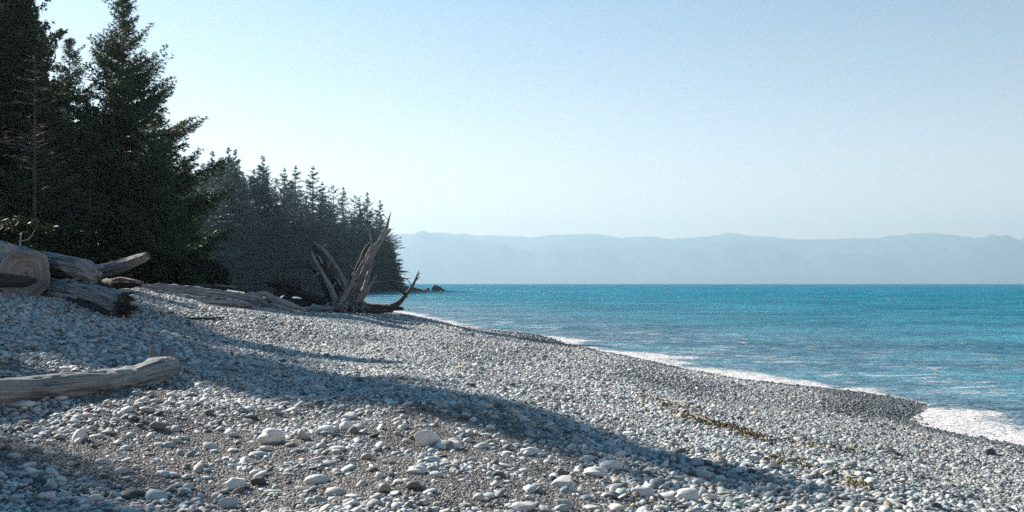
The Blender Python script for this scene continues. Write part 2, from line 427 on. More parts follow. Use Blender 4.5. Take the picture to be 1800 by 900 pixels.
# sub-gravel in the gravel zone, then pebbles, then cobbles
layer(0.021, 6.0, 13.0, .016, .034, lambda X, Y, u: 0.9*(gravel_zone(X, Y) > .15), xmin=-8, gravel=1.0)
layer(0.040, 6.0, 16.0, .04, .085, lambda X, Y, u: 0.9-0.86*gravel_zone(X, Y))
layer(0.052, 16.0, 30.0, .06, .105, one(.85))
layer(0.080, 30.0, 48.0, .085, .15, one(.85))
layer(0.16, 48.0, 110.0, .14, .26, one(.8))
layer(0.10, 6.0, 15.0, .075, .15, lambda X, Y, u: 0.42*(1-0.85*gravel_zone(X, Y))*(0.5+0.9*sstep(.0, 3, X)*(1-sstep(10, 13, Y))+0.8*sstep(13.5, 17, u)), sink=0.05)
layer(0.13, 15.0, 40.0, .09, .17, lambda X, Y, u: 0.16+0.45*sstep(13.5, 17, u), sink=0.05)
layer(0.22, 6.0, 12.0, .09, .15, lambda X, Y, u: 0.35*gravel_zone(X, Y), sink=0.10)

def build_shingle():
    co = np.concatenate([p[0] for p in pts]); sc = np.concatenate([p[1] for p in pts])
    ro = np.concatenate([p[2] for p in pts]); to = np.concatenate([p[3] for p in pts]); n = len(co)
    print('pebbles', n)
    me = bpy.data.meshes.new('shingle'); me.vertices.add(n); me.vertices.foreach_set('co', co.astype(np.float32).ravel())
    for nm, typ, v in (('scl', 'FLOAT_VECTOR', sc), ('rot', 'FLOAT_VECTOR', ro)):
        a = me.attributes.new(nm, typ, 'POINT'); a.data.foreach_set('vector', v.astype(np.float32).ravel())
    a = me.attributes.new('tone', 'FLOAT', 'POINT'); a.data.foreach_set('value', to.astype(np.float32))
    a = me.attributes.new('pick', 'INT', 'POINT'); a.data.foreach_set('value', rng.integers(0, 12, n).astype(np.int32))
    mat = stone_mat('beach pebble', 'INSTANCER')
    src = bpy.data.collections.new('pebble_shapes')
    for i in range(12):
        pm = pebble_mesh('pebble', 100+i, 2); pm.materials.append(mat)
        src.objects.link(bpy.data.objects.new('pebble', pm))
    o = bpy.data.objects.new('beach_pebbles', me); COL.objects.link(o); me.materials.append(mat)
    ng = bpy.data.node_groups.new('scatter pebbles', 'GeometryNodeTree')
    ng.interface.new_socket('Geometry', in_out='INPUT', socket_type='NodeSocketGeometry')
    ng.interface.new_socket('Geometry', in_out='OUTPUT', socket_type='NodeSocketGeometry')
    N = ng.nodes; L = ng.links
    gi = N.new('NodeGroupInput'); go = N.new('NodeGroupOutput')
    iop = N.new('GeometryNodeInstanceOnPoints'); ci = N.new('GeometryNodeCollectionInfo')
    ci.inputs['Collection'].default_value = src; ci.inputs['Separate Children'].default_value = True; ci.inputs['Reset Children'].default_value = True
    def na(name, typ):
        x = N.new('GeometryNodeInputNamedAttribute'); x.data_type = typ; x.inputs['Name'].default_value = name
        return x.outputs['Attribute']
    L.new(gi.outputs[0], iop.inputs['Points']); L.new(ci.outputs[0], iop.inputs['Instance'])
    iop.inputs['Pick Instance'].default_value = True
    L.new(na('pick', 'INT'), iop.inputs['Instance Index']); L.new(na('rot', 'FLOAT_VECTOR'), iop.inputs['Rotation']); L.new(na('scl', 'FLOAT_VECTOR'), iop.inputs['Scale'])
    L.new(iop.outputs[0], go.inputs[0])
    md = o.modifiers.new('scatter', 'NODES'); md.node_group = ng
    tag(o, 'grey and pale pebbles covering the beach by the thousand', 'pebbles', kind='stuff')
build_shingle()

# ------------------------------------------------------------------ tubes: logs, roots, trunks
def catmull(p, r, step):
    p = [Vector(q) for q in p]
    n = len(p); out = []; ro = []
    ext = [p[0]*2-p[1]] + p + [p[-1]*2-p[-2]]; rr = [r[0]] + list(r) + [r[-1]]
    for i in range(n-1):
        a, b, c, d = ext[i:i+4]; L = (c-b).length; k = max(2, int(L/step))
        for j in range(k):
            t = j/k
            out.append(0.5*((2*b)+(c-a)*t+(2*a-5*b+4*c-d)*t*t+(3*b-3*c+d-a)*t**3))
            ro.append(rr[i+1]+(rr[i+2]-rr[i+1])*(t*t*(3-2*t)*.5+t*.5))
    out.append(p[-1]); ro.append(r[-1])
    return out, ro

class TB:
    def __init__(s): s.v = []; s.q = []; s.t = []; s.uq = []; s.ut = []; s.n = 0
    def tube(s, pts_, rad, seed=0, N=28, ridge=0.10, rough=0.05, step=None, ends=(1, 1), twist=0.6, cut=False, squash=1.0):
        seed = abs(int(seed)); r = np.random.default_rng(seed)
        step = step or max(0.05, min(rad)*1.2, sum(rad)/len(rad)*0.35)
        p, ro = catmull(pts_, rad, step)
        m = len(p); th = np.linspace(0, 2*np.pi, N, endpoint=False)
        T = [(p[min(i+1, m-1)]-p[max(i-1, 0)]).normalized() for i in range(m)]
        up = Vector((0, 0, 1)) if abs(T[0].z) < .9 else Vector((1, 0, 0))
        n0 = (up - T[0]*up.dot(T[0])).normalized()
        K = 8; fr = r.integers(2, 11, K)
        if N >= 40: K = 14; fr = np.concatenate([r.integers(2, 9, 6), r.integers(9, max(12, N//4), 8)])
        ph = r.uniform(0, 6.28, K); am = r.uniform(.3, 1, K)*np.linspace(1.3, .6, K); tw = r.uniform(-twist, twist)
        vv = 0; vs = []; base = s.n
        lump = r.uniform(0, 100)
        for i in range(m):
            n0 = (n0 - T[i]*n0.dot(T[i])).normalized(); b0 = T[i].cross(n0)
            if i: vv += (p[i]-p[i-1]).length
            vs.append(vv)
            tt = th + tw*vv/(max(rad)*4)
            rid = sum(am[k]*np.sin(fr[k]*tt+ph[k]+0.7*math.sin(vv*(1.3+k*.4)/max(max(rad)*3, .3)+k)) for k in range(K))/K*1.6
            nz = vnoise(np.cos(th)*1.7+lump+vv*1.1/max(rad[0], .1)*.4, np.sin(th)*1.7+vv/max(max(rad), .05)*.55, seed)
            nz2 = vnoise(np.cos(th)*4+lump+vv*3, np.sin(th)*4+vv/max(max(rad), .05)*1.3, seed+5)
            R = ro[i]*(1 + ridge*rid + rough*2*nz + rough*1.2*nz2)
            for j in range(N):
                s.v.append(p[i] + n0*math.cos(th[j])*R[j] + b0*math.sin(th[j])*R[j]*squash)
        C = 2*math.pi*max(rad)
        for i in range(m-1):
            for j in range(N):
                a = base+i*N+j; b = base+i*N+(j+1) % N
                s.q.append((a, b, b+N, a+N)); u0 = j/N*C; u1 = (j+1)/N*C
                s.uq += [(u0, vs[i]), (u1, vs[i]), (u1, vs[i+1]), (u0, vs[i+1])]
        s.n += m*N
        for e, i, sg in ((ends[0], 0, -1), (ends[1], m-1, 1)):
            if not e: continue
            prev = base+i*N; c0 = p[i]; last = prev
            if cut:
                for j in range(N): s.v.append(s.v[prev+j]+T[i]*sg*.004)
                last = s.n; s.n += N
            levels = [(.95, .015), (.8, .02), (.6, .03), (.4, .02), (.2, .03)] if cut else [(.82, .28), (.5, .5), (.2, .55)]
            for (f, hgt) in levels:
                for j in range(N):
                    d = s.v[prev+j]-c0
                    jag = r.uniform(-.012, .012) if cut else r.uniform(-.22, .25)
                    s.v.append(c0 + d*f + T[i]*sg*ro[i]*(hgt+jag*1.0))
                for j in range(N):
                    a = last+j; b = last+(j+1) % N; c = s.n+(j+1) % N; dd = s.n+j
                    s.q.append((a, b, c, dd) if sg > 0 else (b, a, dd, c)); fo = 1.0 if last == prev or f == levels[0][0] else prev_f; s.uq += [(fo*ro[i]*.8, j*.004), (fo*ro[i]*.8, j*.004+.004), (f*ro[i]*.8, j*.004+.004), (f*ro[i]*.8, j*.004)]
                last = s.n; s.n += N; prev_f = f
            s.v.append(c0 + T[i]*sg*ro[i]*levels[-1][1]); ci = s.n; s.n += 1
            for j in range(N):
                a = last+j; b = last+(j+1) % N
                s.t.append((a, b, ci) if sg > 0 else (b, a, ci)); s.ut += [(levels[-1][0]*ro[i]*.8, j*.004), (levels[-1][0]*ro[i]*.8, j*.004+.004), (0, j*.004)]
        return s
    def build(s, name, mat, parent=None, origin=None):
        V = np.array([tuple(v) for v in s.v])
        me = mesh_np(name, V, faces=np.array(s.t) if s.t else None, quads=np.array(s.q))
        uv = me.uv_layers.new(name='UVMap'); data = np.array(s.ut+s.uq, np.float32)
        if len(data) == len(uv.data): uv.data.foreach_set('uv', data.ravel())
        return obj(name, me, mat, parent)

def wood_mat(name, lo, hi, dark, crack=0.5, moss=None, bump=1.0, scale=1.0):
    m = M(name, 0.78, 0.2)
    uv = m.n('ShaderNodeTexCoord').outputs['UV']; g = m.n('ShaderNodeNewGeometry').outputs['Position']
    gr = m.noise(m.map(uv, (22*scale, 0.9*scale, 1)), 1.0, 8, 0.7, 0.12)
    fi = m.noise(m.map(uv, (75*scale, 3.5*scale, 1)), 1.0, 5, 0.7)
    pa = m.noise(g, 1.6*scale, 5, 0.6)
    c = m.mix(m.mr(gr, .34, .66), lo, hi)
    c = m.mix(m.mr(pa, .42, .66, 0, .75), c, m.mix(0.55, c, dark))
    cr = m.mr(gr, .36, .44, 1, 0)
    c = m.mix(m.math('MULTIPLY', cr, crack), c, dark)
    c = m.mix(m.mr(fi, .4, .62, .35, 0), c, dark)
    if moss:
        c = m.mix(m.mr(m.noise(g, 2.3, 5), .55, .65, 0, .8), c, moss)
    m.color(c)
    h = m.math('ADD', m.math('MULTIPLY', gr, 1.5), m.math('MULTIPLY', fi, 0.5))
    m.l(m.bump(h, 0.9*bump, 0.035), m.b.inputs['Normal'])
    return m.m
W_PALE = wood_mat('bleached driftwood', (0.34, 0.36, 0.355), (0.60, 0.61, 0.59), (0.10, 0.10, 0.095))
W_GREY = wood_mat('weathered grey driftwood', (0.22, 0.25, 0.26), (0.48, 0.51, 0.515), (0.045, 0.047, 0.047), 0.9)
W_PILE = wood_mat('cracked pale driftwood', (0.20, 0.22, 0.225), (0.55, 0.56, 0.55), (0.03, 0.028, 0.025), 1.0, scale=.5, bump=1.5)
W_GREYF = wood_mat('weathered grey driftwood far', (0.11, 0.135, 0.145), (0.46, 0.49, 0.50), (0.025, 0.025, 0.024), 0.95, scale=.33, bump=1.3)
W_DARK = wood_mat('dark wet driftwood', (0.035, 0.037, 0.037), (0.115, 0.122, 0.122), (0.011, 0.011, 0.011), 0.9, scale=.6)  # plain dark tone, also used for strands behind and between pale prongs
W_TWIG = wood_mat('dead grey twig', (0.045, 0.045, 0.042), (0.10, 0.10, 0.095), (0.05, 0.045, 0.04), 0.3, bump=.3)
W_BARK = wood_mat('spruce bark', (0.05, 0.043, 0.036), (0.12, 0.105, 0.09), (0.02, 0.018, 0.015), 0.7)
W_CUT = wood_mat('old cut face', (0.22, 0.23, 0.225), (0.42, 0.42, 0.40), (0.09, 0.085, 0.08), 0.3)

def part(name, mat, parent, specs):
    """specs: list of (list of (px, py, depth, radius px), kwargs) -> one mesh, vertices in world minus parent's place"""
    tb = TB(); o0 = parent.location if parent is not None else Vector((0, 0, 0))
    for i, (pl, kw) in enumerate(specs):
        if kw.pop('snap', 0): pl = [(a, b, ground_at(a, b+r_*.8)[1], r_) for a, b, d, r_ in pl]
        q = [P(a, b, d)-o0 for a, b, d, r_ in pl]; rad = [r_*d/F for a, b, d, r_ in pl]
        tb.tube(q, rad, seed=kw.pop('seed', int(pl[0][0]*7+pl[0][1]+i)), **kw)
    return tb.build(name, mat, parent)

def ground_at(px, py):
    d = 12.0
    for _ in range(40):
        x = (px-900)/F*d; d = 0.7*d+0.3*(EYE-float(gz(x, d)))*F/max(py-498, 4)
    return (px-900)/F*d, d
# ------------------------------------------------------------------ the upended root wad on the berm
def build_stump():
    D = 55.0
    b = P(612, 547, D); root = empty('driftwood_stump', b)
    tag(root, 'huge upended driftwood root wad with bleached prongs reaching up beside the water', 'driftwood stump')
    part('trunk_base', W_GREYF, root, [
        ([(560, 548, D+.3, 5), (585, 541, D, 11), (612, 536, D-.2, 15), (645, 542, D, 8), (668, 549, D+.2, 4)], dict(N=32, ridge=.2, rough=.14)),
        ([(606, 549, D, 19), (604, 532, D, 18), (600, 518, D, 13)], dict(N=32, ridge=.22, rough=.12)),
    ])
    def prong(mat, *sp):
        q = []
        for n_, (pl, kw) in enumerate(sp):
            rw = random.Random(int(pl[-1][0]*3+n_))
            pl = [tuple(c) for c in pl]; m_ = len(pl)
            pl = [(a+(rw.uniform(-2.2, 2.2) if 0 < k < m_-1 else 0), b, d, r_*(.86-.16*(k/(m_-1)))) for k, (a, b, d, r_) in enumerate(pl)]
            q.append((pl, dict(kw)))
            if m_ >= 5 and pl[0][3] > 5:                 # snapped side forks
                for f in range(3):
                    k = rw.randrange(1, m_-1); a, b, d, r_ = pl[k]; sg = rw.choice((-1, 1)); L = rw.uniform(7, 17)
                    q.append(([(a, b, d, r_*.45), (a+sg*L*.35, b-L*.5, d-.1, r_*.32), (a+sg*L*.75+rw.uniform(-2, 2), b-L, d-.15, .7)], dict(N=10, ridge=.3, rough=.15)))
        return part('root_prong', mat, root, q)
    prong(W_GREYF, ([(610, 538, D-.2, 13), (622, 520, D-.3, 10.5), (636, 494, D-.5, 8.2), (648, 466, D-.8, 7.4), (659, 440, D-1.1, 6.4), (668, 421, D-1.3, 4.8), (677, 403, D-1.4, 3.8), (683, 388, D-1.5, 2.3), (687, 373, D-1.5, .7)], dict(N=44, ridge=.5, rough=.25, step=.09)),
          ([(660, 437, D-1.0, 6), (673, 420, D-1.0, 5), (686, 404, D-1.0, 3.2)], dict(N=16, ridge=.2)))
    prong(W_DARK, ([(598, 534, D+.2, 12), (606, 515, D+.1, 9), (619, 492, D-.1, 7.5), (633, 462, D-.4, 6), (643, 440, D-.8, 4), (652, 425, D-1, 2)], dict(N=26, ridge=.42, rough=.2, step=.09)))
    prong(W_GREYF, ([(602, 528, D-.5, 8), (606, 508, D-.5, 6), (598, 482, D-.5, 5), (583, 456, D-.4, 4.2), (567, 437, D-.3, 3.4), (552, 425, D-.2, 2)], dict(N=26, ridge=.42, rough=.2, step=.09)))
    prong(W_DARK, ([(596, 534, D-.1, 12), (590, 508, D-.1, 9.5), (577, 478, D, 8.5), (564, 454, D, 7.5), (552, 432, D, 4)], dict(N=26, ridge=.42, rough=.2, step=.09)))
    prong(W_GREYF, ([(592, 532, D-.5, 8), (583, 508, D-.6, 6), (569, 486, D-.6, 4.6), (556, 463, D-.6, 4), (548, 443, D-.6, 2.6)], dict(N=26, ridge=.42, rough=.2, step=.09)))
    prong(W_DARK, ([(586, 536, D+.4, 9), (573, 512, D+.4, 6.5), (564, 492, D+.4, 4.6), (551, 473, D+.4, 3.4), (530, 469, D+.4, 2.2), (503, 473, D+.4, 1.2)], dict(N=14, ridge=.2)),
          ([(554, 476, D+.4, 2), (540, 465, D+.4, 1.2), (524, 458, D+.4, .7)], dict(N=8)))
    prong(W_GREYF, ([(650, 452, D-.5, 2.4), (653, 425, D-.3, 1.7), (650, 405, D-.2, 1.4), (640, 391, D-.1, 1.2), (622, 383, D, .8)], dict(N=8, ridge=.1)))
    prong(W_GREYF, ([(618, 536, D-.5, 9), (636, 520, D-.8, 7), (650, 500, D-1, 4.6), (662, 484, D-1.1, 1.6)], dict(N=16, ridge=.25)))
    prong(W_GREYF, ([(610, 538, D-.8, 8), (590, 541, D-1.1, 5.5), (560, 543, D-1.4, 3.6), (528, 548, D-1.6, 1.8)], dict(N=16, ridge=.2)),
          ([(620, 538, D-.7, 8), (630, 541, D-1, 5), (641, 549, D-1.3, 3)], dict(N=14, ridge=.2)),
          ([(604, 540, D-.8, 7), (606, 545, D-1.1, 5), (612, 553, D-1.3, 3)], dict(N=14, ridge=.2)),
          ([(592, 539, D-.8, 6), (582, 545, D-1.2, 4), (570, 552, D-1.4, 2.4)], dict(N=14, ridge=.2)))
    prong(W_GREYF, ([(600, 532, D-.9, 6), (611, 508, D-1.0, 5), (625, 482, D-1.1, 4), (640, 456, D-1.3, 3.2), (652, 434, D-1.5, 2)], dict(N=18, ridge=.4, rough=.2)),
          ([(627, 530, D-.9, 6), (640, 505, D-1.0, 5), (650, 478, D-1.1, 3.4), (657, 456, D-1.2, 2)], dict(N=18, ridge=.4, rough=.2)))
    rs = random.Random(4); sp = []
    for q in range(26):
        a0 = rs.uniform(0, 6.28); bx, by = 612+rs.uniform(-38, 30), 541+rs.uniform(-9, 6); L = rs.uniform(10, 34); e = rs.uniform(-1, 1)
        sp.append(([(bx, by, D-rs.uniform(.3, 1.2), rs.uniform(1.6, 3.2)), (bx+L*e*.5, by+rs.uniform(-5, 5), D-rs.uniform(.5, 1.4), 1.8), (bx+L*e, by+rs.uniform(-4, 9), D-rs.uniform(.6, 1.6), .7)], dict(N=8, ridge=.2)))
    for (x0, y0, x1, y1) in [(566, 462, 556, 447), (640, 470, 628, 452), (598, 500, 588, 486), (664, 428, 672, 414), (560, 480, 549, 486), (653, 500, 668, 494), (576, 470, 583, 455), (622, 508, 616, 492)]:
        sp.append(([(x0, y0, D-.6, 2.2), ((x0+x1)/2+rs.uniform(-2, 2), (y0+y1)/2, D-.7, 1.6), (x1, y1, D-.7, .5)], dict(N=7, ridge=.2)))
    for one_ in sp: part('rootlet', W_GREYF, root, [one_])
    # low dark roots pointing at the sea, with the forked branch
    prong(W_DARK, ([(630, 541, D, 10), (658, 541, D, 8), (688, 541, D-.2, 7), (708, 543, D-.3, 4)], dict(N=20, ridge=.25, rough=.14)),
          ([(640, 545, D-.4, 5), (665, 548, D-.4, 4), (690, 546, D-.4, 4)], dict(N=14, ridge=.25)),
          ([(684, 541, D-.2, 6.5), (700, 532, D-.2, 5.5), (714, 519, D-.2, 4.4), (725, 503, D-.1, 3.3), (732, 489, D, 2.4), (736, 477, D, 1.2)], dict(N=14, ridge=.15)),
          ([(730, 493, D, 2), (735, 490, D, 1.5), (738, 486, D, .6)], dict(N=8)),
          ([(714, 521, D-.2, 4), (704, 511, D, 3), (692, 502, D, 2.4), (684, 494, D, 1.2)], dict(N=12, ridge=.15)),
          ([(703, 512, D, 1.6), (699, 503, D, .9), (698, 497, D, .4)], dict(N=6)))
build_stump()

def build_left_root_log():
    D = 57.0
    root = empty('fallen_root_log', P(520, 525, D))
    tag(root, 'dark brown fallen log with spiky roots lying left of the upended root wad', 'driftwood log')
    part('log_body', W_DARK, root, [([(596, 531, D, 9), (565, 527, D, 9.5), (535, 516, D, 10), (508, 505, D, 9), (482, 499, D, 7), (468, 497, D, 3)], dict(N=24, ridge=.2, rough=.13))])
    rr = random.Random(5); sp = []
    for i in range(22):
        x = rr.uniform(472, 528); y = 502 + (x-472)*.1; a = rr.uniform(-2.4, -.7); L = rr.uniform(10, 26)
        p = [(x, y, D-.3, rr.uniform(1.0, 2.0))]
        for k in range(1, 4): p.append((x+math.cos(a)*L*k/3+rr.uniform(-3, 3), y+math.sin(a)*L*k/3+rr.uniform(-2, 2), D-.3+rr.uniform(-.4, .4), 1.3-.35*k))
        sp.append((p, dict(N=6, ridge=.05)))
    part('root_tangle', W_DARK, root, sp)
    part('support_root', W_DARK, root, [([(500, 508, D, 7), (488, 518, D, 6), (476, 530, D, 6)], dict(N=14, ridge=.25)), ([(520, 512, D+.2, 5), (506, 522, D+.1, 5), (490, 533, D, 5)], dict(N=14, ridge=.25)),
                                         ([(545, 532, D+.2, 7), (510, 531, D+.1, 7), (470, 531, D, 7)], dict(N=16, ridge=.25))])
build_left_root_log()

def log(label, mat, specs, name='driftwood_log', cat='driftwood log', extra=None, group=None):
    p0 = specs[0][0][0]; root = empty(name, P(p0[0], p0[1], p0[2])); tag(root, label, cat, group)
    part('log_body', mat, root, specs)
    for (nm, mt, sp) in (extra or []): part(nm, mt, root, sp)
    return root

# gnarled pale root mass and short logs left of the stump
log('pale gnarled root knot with looping roots at the end of the long log', W_PALE,
    [([(450, 543, 50, 5), (447, 528, 50, 6), (455, 518, 50, 5.5), (468, 517, 50, 4.5), (478, 522, 50, 4)], dict(N=16, ridge=.22)),
     ([(452, 524, 49.7, 5), (462, 530, 49.7, 5), (472, 538, 49.6, 4), (480, 546, 49.6, 3)], dict(N=14, ridge=.22)),
     ([(458, 520, 50.2, 4), (442, 516, 50.2, 4), (430, 519, 50.2, 3)], dict(N=12, ridge=.2)),
     ([(462, 536, 49.7, 4), (470, 526, 49.7, 4), (484, 524, 49.8, 3)], dict(N=12, ridge=.2))], name='root_knot', cat='driftwood')
log('short bleached split log leaning down from the pale root knot', W_PALE,
    [([(472, 523, 49.3, 6.5), (490, 529, 49.2, 6), (512, 537, 49, 5.2), (536, 545, 49, 3)], dict(N=18, ridge=.2)),
     ([(478, 535, 49, 4), (497, 541, 48.9, 4), (516, 546, 48.8, 2.5)], dict(N=12, ridge=.2))])
# long paired logs
log('long bleached driftwood log lying uppermost along the bank, thick left end', W_GREYF,
    [([(248, 507, 39, 8), (290, 508, 40.5, 9), (340, 513, 42.5, 9.5), (390, 519, 45, 8.5), (425, 524, 47, 9), (446, 525, 48.5, 8)], dict(N=48, ridge=.35, rough=.14))])
log('long grey driftwood log lying in front of and below the uppermost long log', W_GREYF,
    [([(243, 514, 37.5, 8.5), (285, 521, 38.8, 8.5), (330, 527, 40.5, 8), (380, 531, 43, 7.5), (424, 534, 45, 6), (440, 537, 46, 4)], dict(N=48, ridge=.35, rough=.14))])
log('small dark branch lying behind the long logs near the far sand', W_DARK,
    [([(330, 499, 62, 2), (352, 502, 62, 3), (376, 504, 63, 3), (395, 507, 63, 2)], dict(N=10, ridge=.2))], cat='branch', name='driftwood_branch')
log('thin pale driftwood pole lying on the far beach behind the long logs', W_PALE,
    [([(362, 499, 75, 1.3), (388, 502, 75, 1.6), (414, 505, 75, 1.3)], dict(N=8))], name='driftwood_pole', cat='driftwood')
log('dark stubby root behind the long logs, left of the spiky log', W_DARK,
    [([(432, 512, 56, 4), (447, 511, 56, 4), (462, 512, 56, 3.5)], dict(N=10, ridge=.3))], cat='driftwood', name='driftwood_chunk')

# the pile on the left
log('massive grey log with rounded sawn end in the pile at left edge', W_PILE,
    [([(-180, 436, 31, 50), (-80, 454, 27.5, 49), (0, 474, 25.6, 47), (44, 484, 24.6, 46)], dict(N=96, ridge=.11, rough=.05, cut=True, step=.12))],
    extra=[('broken_slab', W_PALE, [([(-90, 416, 26.6, 12), (-30, 440, 25.0, 13), (12, 441, 24.5, 12), (44, 447, 24.2, 6)], dict(N=60, ridge=.4, rough=.2, squash=.55, step=.08))])])
log('dark slim log end lying against the sawn end of the massive log', W_DARK,
    [([(-120, 486, 23.6, 13), (-20, 492, 23.4, 12.5), (40, 495, 23.3, 10), (62, 493, 23.3, 5)], dict(N=22, ridge=.22))])
log('bleached log sloping right from behind the massive sawn log, blunt broken end', W_PILE,
    [([(40, 455, 26.4, 13), (80, 460, 26.1, 15), (115, 466, 25.8, 16), (145, 475, 25.5, 17), (168, 488, 25.3, 12)], dict(N=90, ridge=.42, rough=.18, step=.08))])
log('big brown log under the bleached one ending in a shaggy root flare', W_PILE,
    [([(20, 512, 26.5, 21), (90, 515, 25.5, 22), (140, 519, 24.6, 22), (180, 526, 24.0, 21), (212, 536, 23.6, 20)], dict(N=96, ridge=.40, rough=.16, step=.08))],
    extra=[('underside_bark', W_DARK, [([(60, 535, 25.2, 17), (130, 540, 24.3, 18), (195, 550, 23.6, 14)], dict(N=26, ridge=.25, rough=.14))])])
def root_flare():
    rt = [o for o in COL.objects if o.get('label', '').startswith('big brown log')][0]
    rr = random.Random(8); sp = []
    for i in range(46):
        a = rr.uniform(0, 6.28); x = 214+math.cos(a)*rr.uniform(4, 15); y = 534+math.sin(a)*rr.uniform(4, 22); d = 23.5+rr.uniform(-.35, .3)
        L = rr.uniform(8, 22); b = rr.uniform(-.5, 1.9)
        sp.append(([(x, y, d, rr.uniform(2.4, 4.6)), (x+math.cos(b)*L*.5, y+math.sin(b)*L*.5, d-.1, 2.2), (x+math.cos(b)*L+rr.uniform(-4, 4), y+math.sin(b)*L+rr.uniform(-3, 3), d-.15, .8)], dict(N=7, ridge=.15)))
    part('root_flare', W_DARK, rt, sp)
root_flare()
log('pointed grey log jutting up to the right above the pile', W_PILE,
    [([(150, 488, 28.6, 15), (175, 477, 28.2, 13), (210, 468, 27.8, 11.5), (238, 458, 27.4, 9), (258, 450, 27.2, 6.5)], dict(N=60, ridge=.3, rough=.12, step=.1))])
log('dark splintered log stub with a painted sunlit top edge beside the pebble ridge', W_DARK,
    [([(186, 498, 29, 8), (205, 498, 28.6, 9), (228, 499, 28.2, 7), (246, 500, 28, 3)], dict(N=20, ridge=.3, rough=.15))], cat='driftwood', name='driftwood_chunk',
    extra=[('bleached_splinter', W_PALE, [([(200, 492, 28.3, 3), (212, 490, 28.2, 3.6), (232, 493, 28, 2.6), (252, 496, 27.9, 1)], dict(N=10, ridge=.2))])])  # pale wood strip stands in for sunlight along the stub's top
log('dark gnarled log wedged between the bleached log and the big brown one', W_DARK,
    [([(70, 489, 26.6, 9), (120, 494, 26.0, 9), (170, 503, 25.4, 8), (192, 506, 25.2, 4)], dict(N=30, ridge=.35, rough=.15))])
log('thin forked bleached branch standing above the sawn log', W_PALE,
    [([(35, 436, 27, 1.8), (36, 420, 27, 1.4), (39, 408, 27, 1.0)], dict(N=7)), ([(36, 424, 27, 1.4), (50, 420, 27, 1.2), (58, 410, 27, 1.0), (62, 402, 27, .5)], dict(N=7))], name='driftwood_branch', cat='branch')
# foreground log
log('smooth weathered log lying in the foreground shade, knobbly root end', W_GREY,
    [([(-160, 700, 12.6, 24), (-40, 694, 12.8, 24), (70, 682, 13.0, 23), (160, 673, 13.2, 21), (230, 664, 13.4, 20), (275, 652, 13.6, 23), (300, 645, 13.8, 18)], dict(N=72, ridge=.12, rough=.09, step=.06, snap=1))],
    extra=[('root_stub', W_GREY, [([(282, 652, 13.7, 15), (294, 634, 13.9, 14), (294, 620, 14.0, 10), (287, 608, 14.1, 4)], dict(N=20, ridge=.22, rough=.1)),
                                  ([(262, 656, 13.5, 9), (266, 640, 13.6, 6), (268, 626, 13.6, 5), (266, 610, 13.6, 3)], dict(N=14, ridge=.25)),
                                  ([(290, 655, 13.7, 16), (306, 655, 13.9, 10), (316, 660, 14.0, 4)], dict(N=18, ridge=.22, rough=.12)),
                                  ([(292, 640, 13.9, 10), (303, 646, 14.0, 7), (312, 650, 14.0, 4)], dict(N=14, ridge=.25))])])

# ------------------------------------------------------------------ conifers
def leaf_mat(name, lo, hi, tip):
    m = M(name, 0.6, 0.25)
    g = m.n('ShaderNodeNewGeometry').outputs['Position']; oi = m.n('ShaderNodeObjectInfo')
    a = m.attr('clump').outputs['Fac']
    c = m.mix(a, lo, hi); c = m.mix(m.mr(m.noise(g, 0.9, 3), .5, .7, 0, .6), c, tip)
    v = m.mr(oi.outputs['Random'], 0, 1, .75, 1.2)
    hs = m.n('ShaderNodeHueSaturation'); m.l(c, hs.inputs['Color']); m.l(v, hs.inputs['Value']); 
    m.color(hs.outputs[0])
    tr = m.n('ShaderNodeBsdfTranslucent'); m.l(hs.outputs[0], tr.inputs[0])
    mx = m.n('ShaderNodeMixShader'); mx.inputs[0].default_value = 0.22
    out = [n for n in m.t.nodes if n.type == 'OUTPUT_MATERIAL'][0]
    m.l(m.b.outputs[0], mx.inputs[1]); m.l(tr.outputs[0], mx.inputs[2]); m.l(mx.outputs[0], out.inputs[0])
    return m.m
LEAF = leaf_mat('spruce needles', (0.024, 0.050, 0.036), (0.068, 0.110, 0.052), (0.10, 0.12, 0.055))
LEAFB = leaf_mat('shrub leaves', (0.014, 0.026, 0.014), (0.036, 0.052, 0.022), (0.055, 0.06, 0.026))
LEAFF = leaf_mat('distant spruce needles', (0.018, 0.065, 0.070), (0.042, 0.105, 0.098), (0.06, 0.11, 0.08))  # bluer than the near needles: hazy teal cast put into the colour

